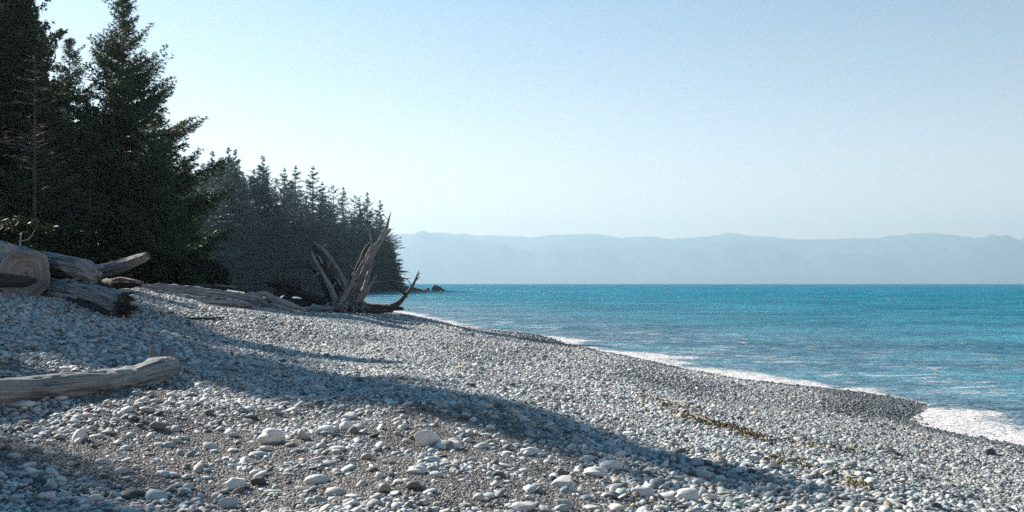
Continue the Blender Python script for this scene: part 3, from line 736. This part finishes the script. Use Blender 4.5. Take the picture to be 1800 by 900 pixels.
def conifer_meshes(name, H, R, seed, nlev=60, per=6, tw=13, blade=0.26, bw=0.07, bare=0.06, wind=0.0, sparse=0.0, nb=4, upturn=.45, shape=0.8, clump_step=.22, trunk_r=None, tipf=0):
    r = np.random.default_rng(seed)
    tr = trunk_r or H*0.011
    hs = H*(bare + (1-bare)*np.linspace(0, 1, nlev)**0.92)
    vs = []; cl = []
    tbv = []
    for li, h in enumerate(hs):
        f = 1-(h/H)
        L0 = R*(min(1, f*1.12)**shape)*(1 if f < .85 else 1-(f-.85)*1.8) + 0.12
        n = max(3, int(per*(0.6+0.5*f)))
        for k in range(n):
            if r.uniform() < sparse: continue
            az = r.uniform(0, 6.283); L = L0*r.uniform(.55, 1.22)*(1+wind*math.cos(az))*r.choice([1, 1, 1, .7, 1.25])*(1+.25*math.sin(li*1.7+seed))
            a0 = (-0.28+1.05*(1-f)**1.6)+r.normal(0, .1); b0 = upturn*r.uniform(.5, 1.3)*(0.4+f)
            hh = h + r.uniform(-.5, .5)*H/nlev
            ns = max(3, int(tw*L/R*1.15))
            s = np.linspace(.12, 1, ns+2)
            bx = L*s; bz = hh + L*(a0*s + b0*s*s)
            sag = r.uniform(0, .25)
            for i in range(len(s)):
                px_, pz_ = bx[i], bz[i]
                tl = (0.38*L*(1-s[i])**0.8 + 0.10*L + .1)*r.uniform(.6, 1.15)
                tl = min(tl, R*.55)
                m_ = max(2, int(tl/clump_step))
                for sd in (-1, 1):
                    ang = az + sd*r.uniform(.5, 1.1)
                    t = np.linspace(0.1, 1, m_)
                    cx = math.cos(az)*px_ + np.cos(ang)*t*tl; cyy = math.sin(az)*px_ + np.sin(ang)*t*tl
                    cz = pz_ + (a0*.5+b0*s[i])*t*tl*.6 - sag*tl*t*t + r.normal(0, .04, m_)
                    vs.append(np.stack([cx, cyy, cz, np.full(m_, ang), np.full(m_, max(tipf, min(1, .42+.58*f**.5)))], 1))
                    cl.append(np.full(m_, r.uniform(0, 1)))
            if True:
                q = []
                for ss in (0, .35, .7, 1):
                    q.append((math.cos(az)*L*ss, math.sin(az)*L*ss, hh + L*(a0*ss+b0*ss*ss)))
                tbv.append((q, max(.012, tr*.22*L/R)))
    C = np.concatenate(vs); cv = np.concatenate(cl); n = len(C)
    # blades
    V = []; cc = []
    for k in range(nb):
        ang = C[:, 3] + r.normal(0, .75, n); el = r.normal(-.05, .5, n)
        d = np.stack([np.cos(ang)*np.cos(el), np.sin(ang)*np.cos(el), np.sin(el)], 1)
        s_ = r.normal(size=(n, 3)); s_ = s_ - d*np.sum(s_*d, 1)[:, None]; s_ /= np.linalg.norm(s_, axis=1)[:, None]
        l = blade*r.uniform(.6, 1.3, n)[:, None]; wv = bw*r.uniform(.6, 1.3, n)[:, None]*C[:, 4:5]; l = l*C[:, 4:5]
        c0 = C[:, :3] + r.normal(0, .06, (n, 3))
        V.append(np.stack([c0-s_*wv-d*l*.2, c0+s_*wv-d*l*.2, c0+d*l], 1)); cc.append(np.repeat(cv, 3))
    V = np.concatenate(V).reshape(-1, 3); cc = np.concatenate(cc)
    me = mesh_np(name+'_crown', V, faces=np.arange(len(V)).reshape(-1, 3), smooth=False)
    a = me.attributes.new('clump', 'FLOAT', 'POINT'); a.data.foreach_set('value', cc.astype(np.float32))
    me.materials.append(LEAF)
    # trunk with limbs
    tb = TB(); tb.tube([(0, 0, -0.6), (0, 0, 0.6), (r.normal(0, .05), r.normal(0, .05), H*.3), (r.normal(0, .1), 0, H*.65), (0, 0, H*.995)], [tr*1.5, tr*1.15, tr*.85, tr*.5, tr*.04], seed=seed, N=10, ridge=.08, step=H/26)
    tv = [tuple(v) for v in tb.v]; tq = list(tb.q); tt = list(tb.t)
    for q, rad in tbv:
        b = len(tv)
        for i, c in enumerate(q):
            rr = rad*(1-i/3.4)
            for j in range(3): tv.append((c[0]+rr*math.cos(j*2.09+i), c[1]+rr*math.sin(j*2.09+i), c[2]+rr*(j-1)))
        for i in range(3):
            for j in range(3): tq.append((b+i*3+j, b+i*3+(j+1) % 3, b+i*3+3+(j+1) % 3, b+i*3+3+j))
    tm = mesh_np(name+'_trunk', np.array(tv), faces=np.array(tt), quads=np.array(tq)); tm.materials.append(W_BARK)
    print(name, 'tris', n*nb)
    return tm, me

def put_tree(meshes, x, y, scale, rot, label, group=None, name='spruce_tree', z=None, sz=None, tilt=(0, 0)):
    tm, cm = meshes
    o = empty(name, (x, y, float(gz(x, y)) if z is None else z)); o.rotation_euler = (tilt[0], tilt[1], rot)
    o.scale = (scale, scale, scale*(sz or 1)); tag(o, label, 'tree', group)
    for nm, d in (('trunk', tm), ('crown', cm)):
        c = bpy.data.objects.new(nm, d); COL.objects.link(c); c.parent = o
    return o

BIG = conifer_meshes('big_spruce', 25.5, 6.7, 3, nlev=70, per=7, tw=15, blade=.30, bw=.06, nb=6, upturn=.42, shape=.92, clump_step=.19, tipf=.5)
BIG2 = conifer_meshes('dark_spruce', 25.0, 5.6, 4, nlev=52, per=6, tw=13, blade=.32, bw=.075, nb=6, upturn=.35, shape=.7, clump_step=.20, sparse=.05, tipf=.5)
MID = conifer_meshes('mid_spruce', 16.0, 4.2, 5, nlev=40, per=6, tw=12, blade=.32, bw=.08, nb=6, upturn=.35, shape=.7, clump_step=.24)
DENSE = conifer_meshes('dense_spruce', 25.0, 5.6, 14, nlev=60, per=7, tw=13, blade=.36, bw=.12, nb=7, upturn=.35, shape=.7, clump_step=.22, tipf=.8)
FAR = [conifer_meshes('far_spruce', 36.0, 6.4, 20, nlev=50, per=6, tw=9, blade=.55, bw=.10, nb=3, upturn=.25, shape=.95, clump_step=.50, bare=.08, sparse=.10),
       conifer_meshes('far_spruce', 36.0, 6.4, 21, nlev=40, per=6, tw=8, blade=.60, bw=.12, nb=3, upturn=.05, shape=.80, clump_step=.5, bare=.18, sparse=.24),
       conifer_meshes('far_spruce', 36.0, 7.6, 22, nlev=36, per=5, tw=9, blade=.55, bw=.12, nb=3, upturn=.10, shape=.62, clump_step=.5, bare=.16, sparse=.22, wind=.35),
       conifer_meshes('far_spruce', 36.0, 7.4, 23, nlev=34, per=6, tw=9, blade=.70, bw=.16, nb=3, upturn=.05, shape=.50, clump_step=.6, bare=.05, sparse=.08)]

def bush_mesh(name, seed, n=26000, blade=.16, lean=0.0):
    """rounded shrub crown about 2 m across: limbs ending in leaf clumps"""
    r = np.random.default_rng(seed)
    k = 240
    d = r.normal(size=(k, 3)); d[:, 2] = np.abs(d[:, 2])*1.0; d /= np.linalg.norm(d, axis=1)[:, None]
    rad = r.uniform(.45, 1.05, k)**.6
    c = d*rad[:, None]*np.array([1.2, 1.0, 1.0]); c[:, 2] = c[:, 2]*1.2+.1
    per = n//k
    ci = np.repeat(np.arange(k), per)
    p = c[ci] + r.normal(0, .11, (len(ci), 3))
    a = r.normal(size=(len(p), 3)); a /= np.linalg.norm(a, axis=1)[:, None]
    b = r.normal(size=(len(p), 3)); b -= a*np.sum(a*b, 1)[:, None]; b /= np.linalg.norm(b, axis=1)[:, None]
    l = blade*r.uniform(.5, 1.2, len(p))[:, None]
    V = np.stack([p-a*l*.5, p+b*l*.3, p+a*l*.5], 1).reshape(-1, 3)
    me = mesh_np(name, V, faces=np.arange(len(V)).reshape(-1, 3), smooth=False)
    at = me.attributes.new('clump', 'FLOAT', 'POINT'); at.data.foreach_set('value', np.repeat(r.uniform(0, 1, k)[ci], 3).astype(np.float32))
    me.materials.append(LEAFB)
    tv = []; tq = []
    for i in range(0, k, 4):
        q = [(0, 0, -.2), tuple(c[i]*.5+r.normal(0, .05, 3)), tuple(c[i])]
        bb = len(tv)
        for j, cc in enumerate(q):
            rr = .03*(1-j*.42)
            for m_ in range(3): tv.append((cc[0]+rr*math.cos(m_*2.09), cc[1]+rr*math.sin(m_*2.09), cc[2]))
        for j in range(2):
            for m_ in range(3): tq.append((bb+j*3+m_, bb+j*3+(m_+1) % 3, bb+j*3+3+(m_+1) % 3, bb+j*3+3+m_))
    tm = mesh_np(name+'_stems', np.array(tv), quads=np.array(tq)); tm.materials.append(W_TWIG)
    return tm, me
BUSH = [bush_mesh('shrub', 1), bush_mesh('shrub', 2, blade=.2)]

def xy(px, Y): return (px-900)/F*Y, Y
# the trees at the left of the photograph
x, y = xy(212, 76); put_tree(BIG, x, y, .90, 0.6, 'tall broad dark spruce with upswept limbs standing against the sky above the logs')
x, y = xy(8, 64); put_tree(BIG2, x, y, .88, 2.2, 'open limbed dark spruce at the left edge, its top above the picture')
x, y = xy(118, 92); put_tree(BIG2, x, y, .90, 4.0, 'spruce half hidden between the left edge spruce and the broad one')
x, y = xy(-70, 84); put_tree(BIG2, x, y, .9, 5.0, 'spruce cut by the left edge of the picture')
x, y = xy(276, 92); put_tree(MID, x, y, .98, 1.0, 'lower bushy spruce to the right of the broad dark spruce')
x, y = xy(150, 68); put_tree(MID, x, y, .72, 2.0, 'short spruce in front of the broad dark spruce, left of its trunk')
x, y = xy(262, 70); put_tree(MID, x, y, .62, 3.1, 'short spruce in front of the broad dark spruce, right of its trunk')
x, y = xy(55, 58); put_tree(MID, x, y, .55, 4.4, 'short spruce behind the massive sawn log')
x, y = xy(306, 104); put_tree(MID, x, y, .68, .4, 'rightmost small spruce of the near wood, next to the distant headland')

x, y = xy(34, 81); put_tree(DENSE, x, y, .72, 1.9, 'dense dark spruce behind the open limbed left edge spruce', sz=1.25)
x, y = xy(14, 75); put_tree(DENSE, x, y, .70, 3.9, 'dense dark spruce between the left edge spruce and the bare grey tree', sz=1.28)
# dead grey tree and bare brush
def dead_tree(px, Y, H, label, seed, spread=.28):
    r = random.Random(seed); x, y = xy(px, Y); o = empty('dead_tree', (x, y, float(gz(x, y)))); tag(o, label, 'tree')
    tb = TB(); lean = r.uniform(-.03, .06)
    tb.tube([(0, 0, -.4), (lean*H*.3, 0, H*.4), (lean*H, 0, H)], [H*.012, H*.008, .01], seed=seed, N=8, step=H/20)
    tb.build('trunk', W_TWIG, o)
    tb = TB()
    for i in range(85):
        h = H*r.uniform(.12, .97); a = r.uniform(0, 6.28); L = H*spread*(1.08-h/H)*r.uniform(.5, 1.2)
        c, s = math.cos(a), math.sin(a); x0 = lean*h
        e = r.uniform(-.05, .45)
        q = [Vector((x0, 0, h)), Vector((x0+c*L*.5, s*L*.5, h+L*e*.4)), Vector((x0+c*L, s*L, h+L*e))]
        tb.tube(q, [.035, .022, .008], seed=i, N=4, ridge=0, rough=0, step=L/4, ends=(0, 1))
        for k in range(7):
            t = r.uniform(.25, .98); b = q[0].lerp(q[2], t); a2 = a+r.choice((-1, 1))*r.uniform(.4, 1.1); l2 = L*r.uniform(.15, .4)
            tb.tube([b, b+Vector((math.cos(a2)*l2*.5, math.sin(a2)*l2*.5, l2*r.uniform(-.1, .3))), b+Vector((math.cos(a2)*l2, math.sin(a2)*l2, l2*r.uniform(-.3, .5)))], [.014, .01, .005], seed=k, N=3, ridge=0, rough=0, step=l2/2, ends=(0, 0))
    tb.build('branches', W_TWIG, o)
dead_tree(60, 56, 13.5, 'bare grey dead tree with fine twigs in front of the left edge spruce', 3)
dead_tree(158, 60, 7.5, 'small bare grey dead tree in front of the broad dark spruce', 4, .34)

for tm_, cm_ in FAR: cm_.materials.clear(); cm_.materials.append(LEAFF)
def put_bush(i, px, Y, s, label, group='shrubs along the foot of the near wood', sz=1.0):
    tm, cm = BUSH[i % 2]; x, y = xy(px, Y); o = empty('shrub', (x, y, float(gz(x, y))-.1)); o.scale = (s*1.3, s, s*sz); o.rotation_euler = (0, 0, px*.37)
    tag(o, label, 'shrub', group)
    for nm, d in (('stems', tm), ('foliage', cm)):
        c = bpy.data.objects.new(nm, d); COL.objects.link(c); c.parent = o
rb = random.Random(3)
for i in range(26):
    px = -60 + i*16 + rb.uniform(-6, 6); Y = 52 + rb.uniform(0, 14) + max(0, px-180)*.12
    put_bush(i, px, Y, rb.uniform(1.1, 2.3), 'dark shrub in the thicket at the foot of the near spruces behind the driftwood', sz=rb.uniform(.8, 1.4))

# trees out of frame to the left: their shadows streak the beach
SH = 1/math.tan(SUN_EL)
def shadow_tree(meshes, Hm, px, py, h, rot, H, wd=1.0):
    """a tree of height H whose top's shadow falls on the photograph's pixel (px, py), ground height h"""
    if h is None: tx, ty = ground_at(px, py); h = float(gz(tx, ty))
    else: d = (EYE-h)*F/(py-498); tx, ty = (px-900)/F*d, d
    k = 0
    for _ in range(4):
        zb = float(gz(tx-0.809*k, ty+0.588*k)); k = (H+zb-h)*SH
    x = tx + math.sin(SUN_AZ)*k; y = ty + math.cos(SUN_AZ)*k
    put_tree(meshes, x, y, H/Hm*wd, rot, 'spruce in the row just left of the picture whose shadow crosses the beach', 'spruces standing just left of the picture', sz=1/wd)
for a in [(DENSE, 25, 1350, 836, 1.2, .3, 24, .62), (DENSE, 25, 1230, 814, 1.3, 1.1, 27, .62), (DENSE, 25, 650, 632, 1.75, 2.0, 18, .6),
          (DENSE, 25, 1250, 1500, 1.3, 4.7, 22, .6), (DENSE, 25, 200, 612, 2.2, 2.5, 19, 1.0), (MID, 16, 330, 556, 2.2, 3.3, 14, .9), (DENSE, 25, 60, 640, 2.25, .7, 16, .9),
          (DENSE, 25, 880, 594, 1.0, 1.7, 23, .8), (DENSE, 25, 350, 628, None, 3.0, 21, .8), (DENSE, 25, 290, 575, None, 5.1, 19, 1.0), (DENSE, 25, 215, 640, None, .2, 22, 1.0), (DENSE, 25, 200, 590, None, 2.2, 20, 1.1), (BIG2, 25, 120, 585, 2.5, 4.0, 17, 1.0)]:
    shadow_tree(*a)

# ------------------------------------------------------------------ the wooded headland across the bay
def headland():
    rr = random.Random(12)
    def top(px): return np.interp(px, [330, 352, 372, 400, 425, 445, 460, 480, 515, 550, 575, 600, 625, 645, 668, 682, 692], [285, 285, 272, 264, 290, 296, 278, 318, 298, 298, 335, 330, 345, 345, 352, 405, 440])
    def dist(px): return np.interp(px, [200, 340, 500, 620, 690], [230, 262, 330, 398, 428])
    used = []
    def place(px, Y, tp, k, label, group='conifers of the wooded headland', sz=None):
        x, y = xy(px, Y); z = float(gz(x, y)); H = (498-tp)*Y/F + EYE - z
        if group:
            where = ('at the shaded left end of the headland', 'under the lone pointed spruce of the headland', 'in the see through middle of the headland', 'behind the root wad near the point')[int(np.clip((px-330)/90, 0, 3))]
            look = ('full crowned spruce', 'thin open crowned spruce', 'wind shaped spruce', 'broad dense spruce')[k]
            low_ = 'low' in group
            label = ('low ' if low_ else 'tall ') + look + ' ' + where; group = ('low ' if low_ else 'tall ') + look + 's ' + where
        s = H/36
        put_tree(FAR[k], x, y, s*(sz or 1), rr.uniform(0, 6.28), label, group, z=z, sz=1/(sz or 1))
    spec = [(372, 268, 0, 'spire topped spruce at the left end of the distant headland skyline'), (400, 262, 0, 'broad spruce with a full twin looking crown, tallest at left of the headland'),
            (412, 265, 0, 'spruce just right of the tallest broad spruce on the headland'), (461, 276, 0, 'narrow spruce with a bare pointed top standing alone on the headland skyline'), (445, 300, 0, 'shorter spruce left of the lone pointed spruce'), (484, 316, 2, 'low wind bent spruce right of the lone pointed spruce'),
            (500, 297, 1, 'thin flat topped spruce on the headland skyline'), (518, 293, 1, 'thin spruce with see through crown mid headland'), (549, 294, 1, 'tall open crowned spruce mid headland with gaps of sky below'),
            (566, 322, 1, 'thin spruce right of the tall open crowned one'), (586, 328, 2, 'wind swept flat topped spruce on the headland'), (602, 330, 1, 'slim spruce above the upended root wad'), (622, 345, 2, 'spreading spruce behind the root wad tips'),
            (645, 340, 0, 'spruce with pointed top left of the last thin one'), (667, 353, 1, 'last thin spruce near the seaward end of the headland'), (632, 350, 1, 'slim spruce between the spreading and the pointed one'),
            (676, 398, 3, 'bushy low spruce at the seaward end of the headland')]
    for px, tp, k, lb in spec: place(px, dist(px)+rr.uniform(-4, 8), tp, k, lb, None, sz=1.25)
    n = 0
    for i in range(190):
        px = rr.uniform(300, 684); row = rr.random()
        if px > 490 and row > .85: continue
        Y = dist(px) + (-14 + row*70)
        tp = top(px) + abs(rr.gauss(0, 1))*24 + 8
        low = (i % 3 == 0)
        if px > 485 and not low: tp += rr.uniform(0, 40)
        if low: tp = max(tp, rr.uniform(375, 435)); Y = dist(px)-rr.uniform(6, 20)
        k = 3 if low else rr.choice((0, 0, 1, 2, 3) if px < 480 else (1, 1, 2, 0))
        place(px, Y, tp, k, 'dark conifer among many in the mass of the distant headland wood' if not low else 'low bushy conifer at the front foot of the distant headland wood',
              'conifers of the wooded headland' if not low else 'low conifers at the foot of the headland', sz=(1.6 if low else 1.35))
    for i in range(26):
        px = 330 + i*14 + rr.uniform(-5, 5)
        if px > 688: continue
        place(px, dist(px)-22+rr.uniform(-4, 4), rr.uniform(446, 472), 3, 'low bushy conifer at the front foot of the distant headland wood', 'low conifers at the foot of the headland', sz=2.2)
    place(684, 426, 432, 3, 'rounded bushy tree overhanging the rocks at the seaward end', None, sz=1.4)
headland()

# rocks off the point
ROCK = M('dark wave washed rock', 0.8, .2)
g_ = ROCK.n('ShaderNodeNewGeometry').outputs['Position']; ROCK.color(ROCK.ramp(ROCK.noise(g_, 1.5, 6), [(.35, (.025, .027, .027)), (.7, (.075, .078, .075))])); ROCK = ROCK.m
def rock_mesh(seed):
    r = np.random.default_rng(seed); bm = bmesh.new(); bmesh.ops.create_icosphere(bm, subdivisions=4, radius=1)
    pl = r.normal(size=(14, 3)); pl /= np.linalg.norm(pl, axis=1)[:, None]; pd = r.uniform(.55, .9, 14)
    for v in bm.verts:
        c = np.array(v.co)
        for k in range(14):
            d = np.dot(c, pl[k])
            if d > pd[k]: c = c - pl[k]*(d-pd[k])
        c *= 1+.12*float(vnoise(c[0]*3+seed, c[1]*3+c[2]*2, seed))
        v.co = Vector(c)
    me = bpy.data.meshes.new('rock'); bm.to_mesh(me); bm.free(); me.materials.append(ROCK); return me
RM = [rock_mesh(i) for i in range(4)]
for i, (px, top_, wd, lb) in enumerate([(690, 497, 14, 'dark rock at the foot of the last headland tree'), (708, 502, 9, 'low dark rock next to the headland foot, left in the row'), (722, 501, 10, 'low dark rock in the middle of the row off the point'),
                           (736, 503, 8, 'small dark rock right of the middle of the row off the point'), (750, 504, 9, 'lowest flat dark rock before the seaward one'), (768, 499, 11, 'highest humped dark rock at the seaward end of the row'), (780, 506, 7, 'tiny dark rock tapering off at the very end of the row'),
                           (664, 500, 16, 'broad dark rock under the headland trees'), (640, 502, 14, 'dark rock ledge left of the broad one under the trees')]):
    Y = 425; x, y = xy(px, Y); o = obj('sea_rock', RM[i % 4]); o.location = (x, y, -.3)
    o.scale = (wd*Y/F*1.15, wd*Y/F*.9, (512-top_)*Y/F*.95); o.rotation_euler = (0, 0, i*1.3); tag(o, lb, 'rock', 'rocks off the wooded point')

# ------------------------------------------------------------------ individual stones
def build_stones():
    sm = stone_mat('cobble', None, True)
    V = [pebble_mesh('cobble', 300+i, 4) for i in range(10)]
    for v in V: v.materials.append(sm)
    DIM = [tuple(np.ptp(np.array([tuple(q.co) for q in v.vertices]), axis=0)) for v in V]
    def plain(name, lo, hi, rough=.6):
        m = M(name, rough, .28); tc = m.n('ShaderNodeTexCoord').outputs['Object']
        m.color(m.ramp(m.noise(tc, 14, 6, .75), [(.35, lo), (.62, hi)])); m.l(m.bump(m.noise(tc, 20, 5), .3, .02), m.b.inputs['Normal']); return m.m
    WHITE = plain('white granite stone', (.46, .44, .42), (.78, .76, .73)); DARK = plain('dark basalt stone', (.05, .052, .055), (.10, .10, .10))
    TAN = plain('pale tan flat stone', (.42, .36, .30), (.56, .49, .43)); PALE = plain('pale grey stone', (.42, .44, .44), (.60, .62, .61))
    def stone(px, py, wpx, hpx, label, mat=None, k=0, rot=0.0, group=None, tilt=0.0):
        # place on the ground under pixel (px, py = its base)
        d = 10.0
        for _ in range(30):
            x = (px-900)/F*d; h = EYE-float(gz(x, d)); d = 0.5*d + 0.5*h*F/max(py-498, 5)
        x = (px-900)/F*d
        me = V[k % 10]
        if mat is not None: me = me.copy(); me.materials.clear(); me.materials.append(mat)
        o = obj('stone', me); wm = wpx*d/F; hm = hpx*d/F
        wx, wy, wz = DIM[k % 10]
        o.scale = (wm/wx, wm/wx*.9, hm*1.12/wz); o.rotation_euler = (rng.normal(0, .08), tilt, rot)
        o.location = (x, d+wm*.3, float(gz(x, d+wm*.3)) + hm*.36)
        tag(o, label, 'stone', group); return o
    hero = [(747, 785, 42, 31, 'large white speckled round stone, biggest of the foreground', WHITE, 0, .3), (787, 790, 50, 18, 'long pale flat stone touching the large white round one', PALE, 1, .1),
            (476, 780, 46, 28, 'white wedge shaped stone on the brown gravel left of centre', WHITE, 2, .2), (414, 860, 38, 23, 'bright pale round stone near the bottom, below left of the white wedge', WHITE, 3, .5),
            (455, 852, 26, 15, 'small black stone right of the bright pale one near the bottom', DARK, 4, .2), (557, 850, 46, 16, 'long smooth grey stone lying alone right of the black stone', PALE, 5, .05),
            (278, 755, 30, 14, 'rounded blue grey stone on the left, below the tree shadow', None, 6, 1), (572, 764, 34, 17, 'pale smooth stone half buried left of the two upright ones', PALE, 7, .3),
            (607, 756, 24, 17, 'small pale upright stone between the smooth stones', WHITE, 8, .8), (615, 738, 28, 14, 'pale stone just above the small upright stone', PALE, 9, .2),
            (852, 718, 36, 11, 'flat tan stone at the edge of the long tree shadow', TAN, 1, .9), (592, 793, 30, 11, 'oval grey stone right of the white wedge stone', PALE, 3, .1),
            (453, 804, 34, 10, 'flat grey stone under the white wedge stone', None, 5, .2), (733, 832, 38, 14, 'pale grey slanted stone below the large white one', PALE, 2, .4),
            (401, 892, 34, 21, 'round dull grey stone at the bottom, below the bright pale one', None, 0, .3), (917, 898, 50, 16, 'wide dark rounded stone cut by the bottom edge right of centre', None, 3, .2),
            (36, 717, 44, 13, 'large pale stone lying just in front of the foreground log', PALE, 7, .1), (229, 875, 46, 16, 'long dark grey stone at lower left', DARK if False else None, 8, .15),
            (1740, 800, 22, 14, 'dark round stone near the foam at the right', DARK, 6, .5), (84, 878, 30, 16, 'pale stone among the shaded stones at the bottom left', PALE, 4, .3),
            (990, 858, 46, 22, 'large rounded stone with dark lower side, bottom right of centre', PALE, 9, .4), (1046, 838, 48, 18, 'long humped stone above the large rounded one', PALE, 2, .3), (932, 800, 40, 16, 'slanted long pale stone at the left end of the cobble band', PALE, 1, .9),
            (1075, 825, 46, 15, 'long smooth stone lying across the middle of the cobble band', PALE, 5, .15), (1210, 880, 46, 24, 'large blunt stone low in the cobble band at right', PALE, 7, .3), (1130, 872, 44, 18, 'big flattened pale stone in the lower cobble band', PALE, 0, .2)]
    for i, h in enumerate(hero): stone(*h[:6], k=h[6], rot=h[7])
    n = len(hero); rr = random.Random(2); tries = 0; taken = [(h[0], h[1], h[2]) for h in hero]
    while n < 292 and tries < 20000:
        tries += 1
        z = rr.random()
        if z < .40: px, py = rr.uniform(0, 900), rr.uniform(722, 905); zone = 0
        elif z < .70: px, py = rr.uniform(880, 1560), rr.uniform(775, 905); zone = 1
        elif z < .90: px, py = rr.uniform(0, 330), rr.uniform(560, 655); zone = 2
        else: px, py = rr.uniform(330, 860), rr.uniform(655, 720); zone = 3
        if zone == 2 and px < 240 and py < 575: continue
        if zone == 1 and py < 770+(px-880)*.08: continue
        if zone == 0 and py > 722 and px < 320 and py < 740: continue
        wd = rr.uniform(12, 24)*(1.35 if zone == 1 else 1.0)*(.75 if zone >= 2 else 1)*(0.85+(py-740)/700)
        if any(abs(px-a) < (wd+c)*.5 and abs(py-b) < (wd+c)*.25 for a, b, c in taken): continue
        taken.append((px, py, wd))
        lb, gp = [('grey cobble on the brown foreground gravel', 'cobbles on the foreground gravel'), ('rounded cobble in the crowded band right of centre', 'cobbles in the band right of centre'),
                  ('cobble on the slope behind the foreground log', 'cobbles on the shaded slope'), ('cobble in the tree shadow right of the foreground log', 'cobbles in the long tree shadow')][zone]
        third = ('left', 'middle', 'right')[int(np.clip({0: px/300, 1: (px-880)/227, 2: px/110, 3: (px-330)/177}[zone], 0, 2))]
        rw = 'far' if py < {0: 790, 1: 835, 2: 605, 3: 690}[zone] else 'near'
        lb += f', {rw} row, {third} third'; gp += f' {rw} {third}'
        stone(px, py, wd, wd*rr.uniform(.30, .50), lb, None, rr.randrange(10), rr.uniform(-.9, .9), gp, rr.uniform(-.25, .25)); n += 1
    print('stones', n)
build_stones()

# ------------------------------------------------------------------ wrack, scraps
def build_wrack():
    r = np.random.default_rng(9)
    KELP = M('drying seaweed', .55, .3); g = KELP.n('ShaderNodeNewGeometry').outputs['Position']
    KELP.color(KELP.ramp(KELP.noise(g, 7, 4), [(.3, (.04, .032, .014)), (.5, (.11, .085, .03)), (.68, (.20, .155, .05))])); KELP = KELP.m
    groups = [([(1200, 728), (1240, 744), (1275, 752), (1310, 766)], 420, .22, 'olive and rust seaweed heap, longest clump of the tide line'), ([(1130, 698), (1150, 706)], 60, .2, 'small brown seaweed scrap at the upper end of the tide line'),
              ([(1318, 766), (1345, 775)], 80, .16, 'reddish seaweed tuft just below the long heap'), ([(1395, 782), (1430, 790), (1500, 790)], 90, .2, 'thin yellow seaweed strand on the pebbles right of the heap'),
              ([(1490, 850), (1505, 856)], 60, .12, 'yellowish seaweed tuft on the pebbles near the lower right'), ([(1175, 712), (1200, 722)], 90, .2, 'brown seaweed trail leading to the long heap'),
              ([(1360, 810), (1385, 822)], 50, .2, 'rusty seaweed thread between the shadow tip and the dark wood scrap')]
    for line, n, sp, lb in groups:
        vs = []; qs = []
        pa = [ground_at(*p) for p in line]
        for i in range(int(n*.6)):
            t = r.uniform(0, len(pa)-1.001); k = int(t); f = t-k
            cx = pa[k][0]*(1-f)+pa[k+1][0]*f + r.normal(0, sp*.6); cy_ = pa[k][1]*(1-f)+pa[k+1][1]*f + r.normal(0, sp*.8)
            a = r.uniform(0, 6.28); L = r.uniform(.03, .10); w_ = r.uniform(.003, .011); b = len(vs); z0 = float(gz(cx, cy_))+.03
            for s in range(4):
                q = s/3; ax = a+q*r.uniform(-1, 1)
                X = cx+math.cos(ax)*L*q; Y = cy_+math.sin(ax)*L*q; Z = z0+.05*math.sin(q*3.1)*r.uniform(.2, 1)
                vs += [(X-math.sin(ax)*w_, Y+math.cos(ax)*w_, Z), (X+math.sin(ax)*w_, Y-math.cos(ax)*w_, Z+.012)]
            for s in range(3): qs.append((b+s*2, b+s*2+1, b+s*2+3, b+s*2+2))
        me = mesh_np('seaweed', np.array(vs), quads=np.array(qs)); tag(obj('seaweed', me, KELP), lb, 'seaweed')
    def stick(label, pts_, rad, mat, name='driftwood_stick'):
        q = []
        for (px, py, up) in pts_:
            x, y = ground_at(px, py); q.append(Vector((x, y, float(gz(x, y))+up)))
        o = empty(name, q[0]); tag(o, label, 'stick'); tb = TB(); tb.tube([p-q[0] for p in q], rad, seed=3, N=8, ridge=.15); tb.build('stick_body', mat, o)
    stick('pale dried kelp stalk lying across the seaweed heap', [(1212, 734, .07), (1232, 742, .08), (1250, 749, .06)], [.012, .013, .008], W_PALE, 'kelp_stalk')
    stick('small dark wood scrap poking up from pebbles at right', [(1553, 792, .13), (1562, 798, .09), (1576, 802, .05)], [.014, .036, .02], W_DARK, 'wood_scrap')
    stick('thin dark stick on the pebbles above the shadowed hollow', [(330, 563, .06), (365, 562, .08), (395, 561, .06)], [.02, .03, .02], W_DARK)
build_wrack()
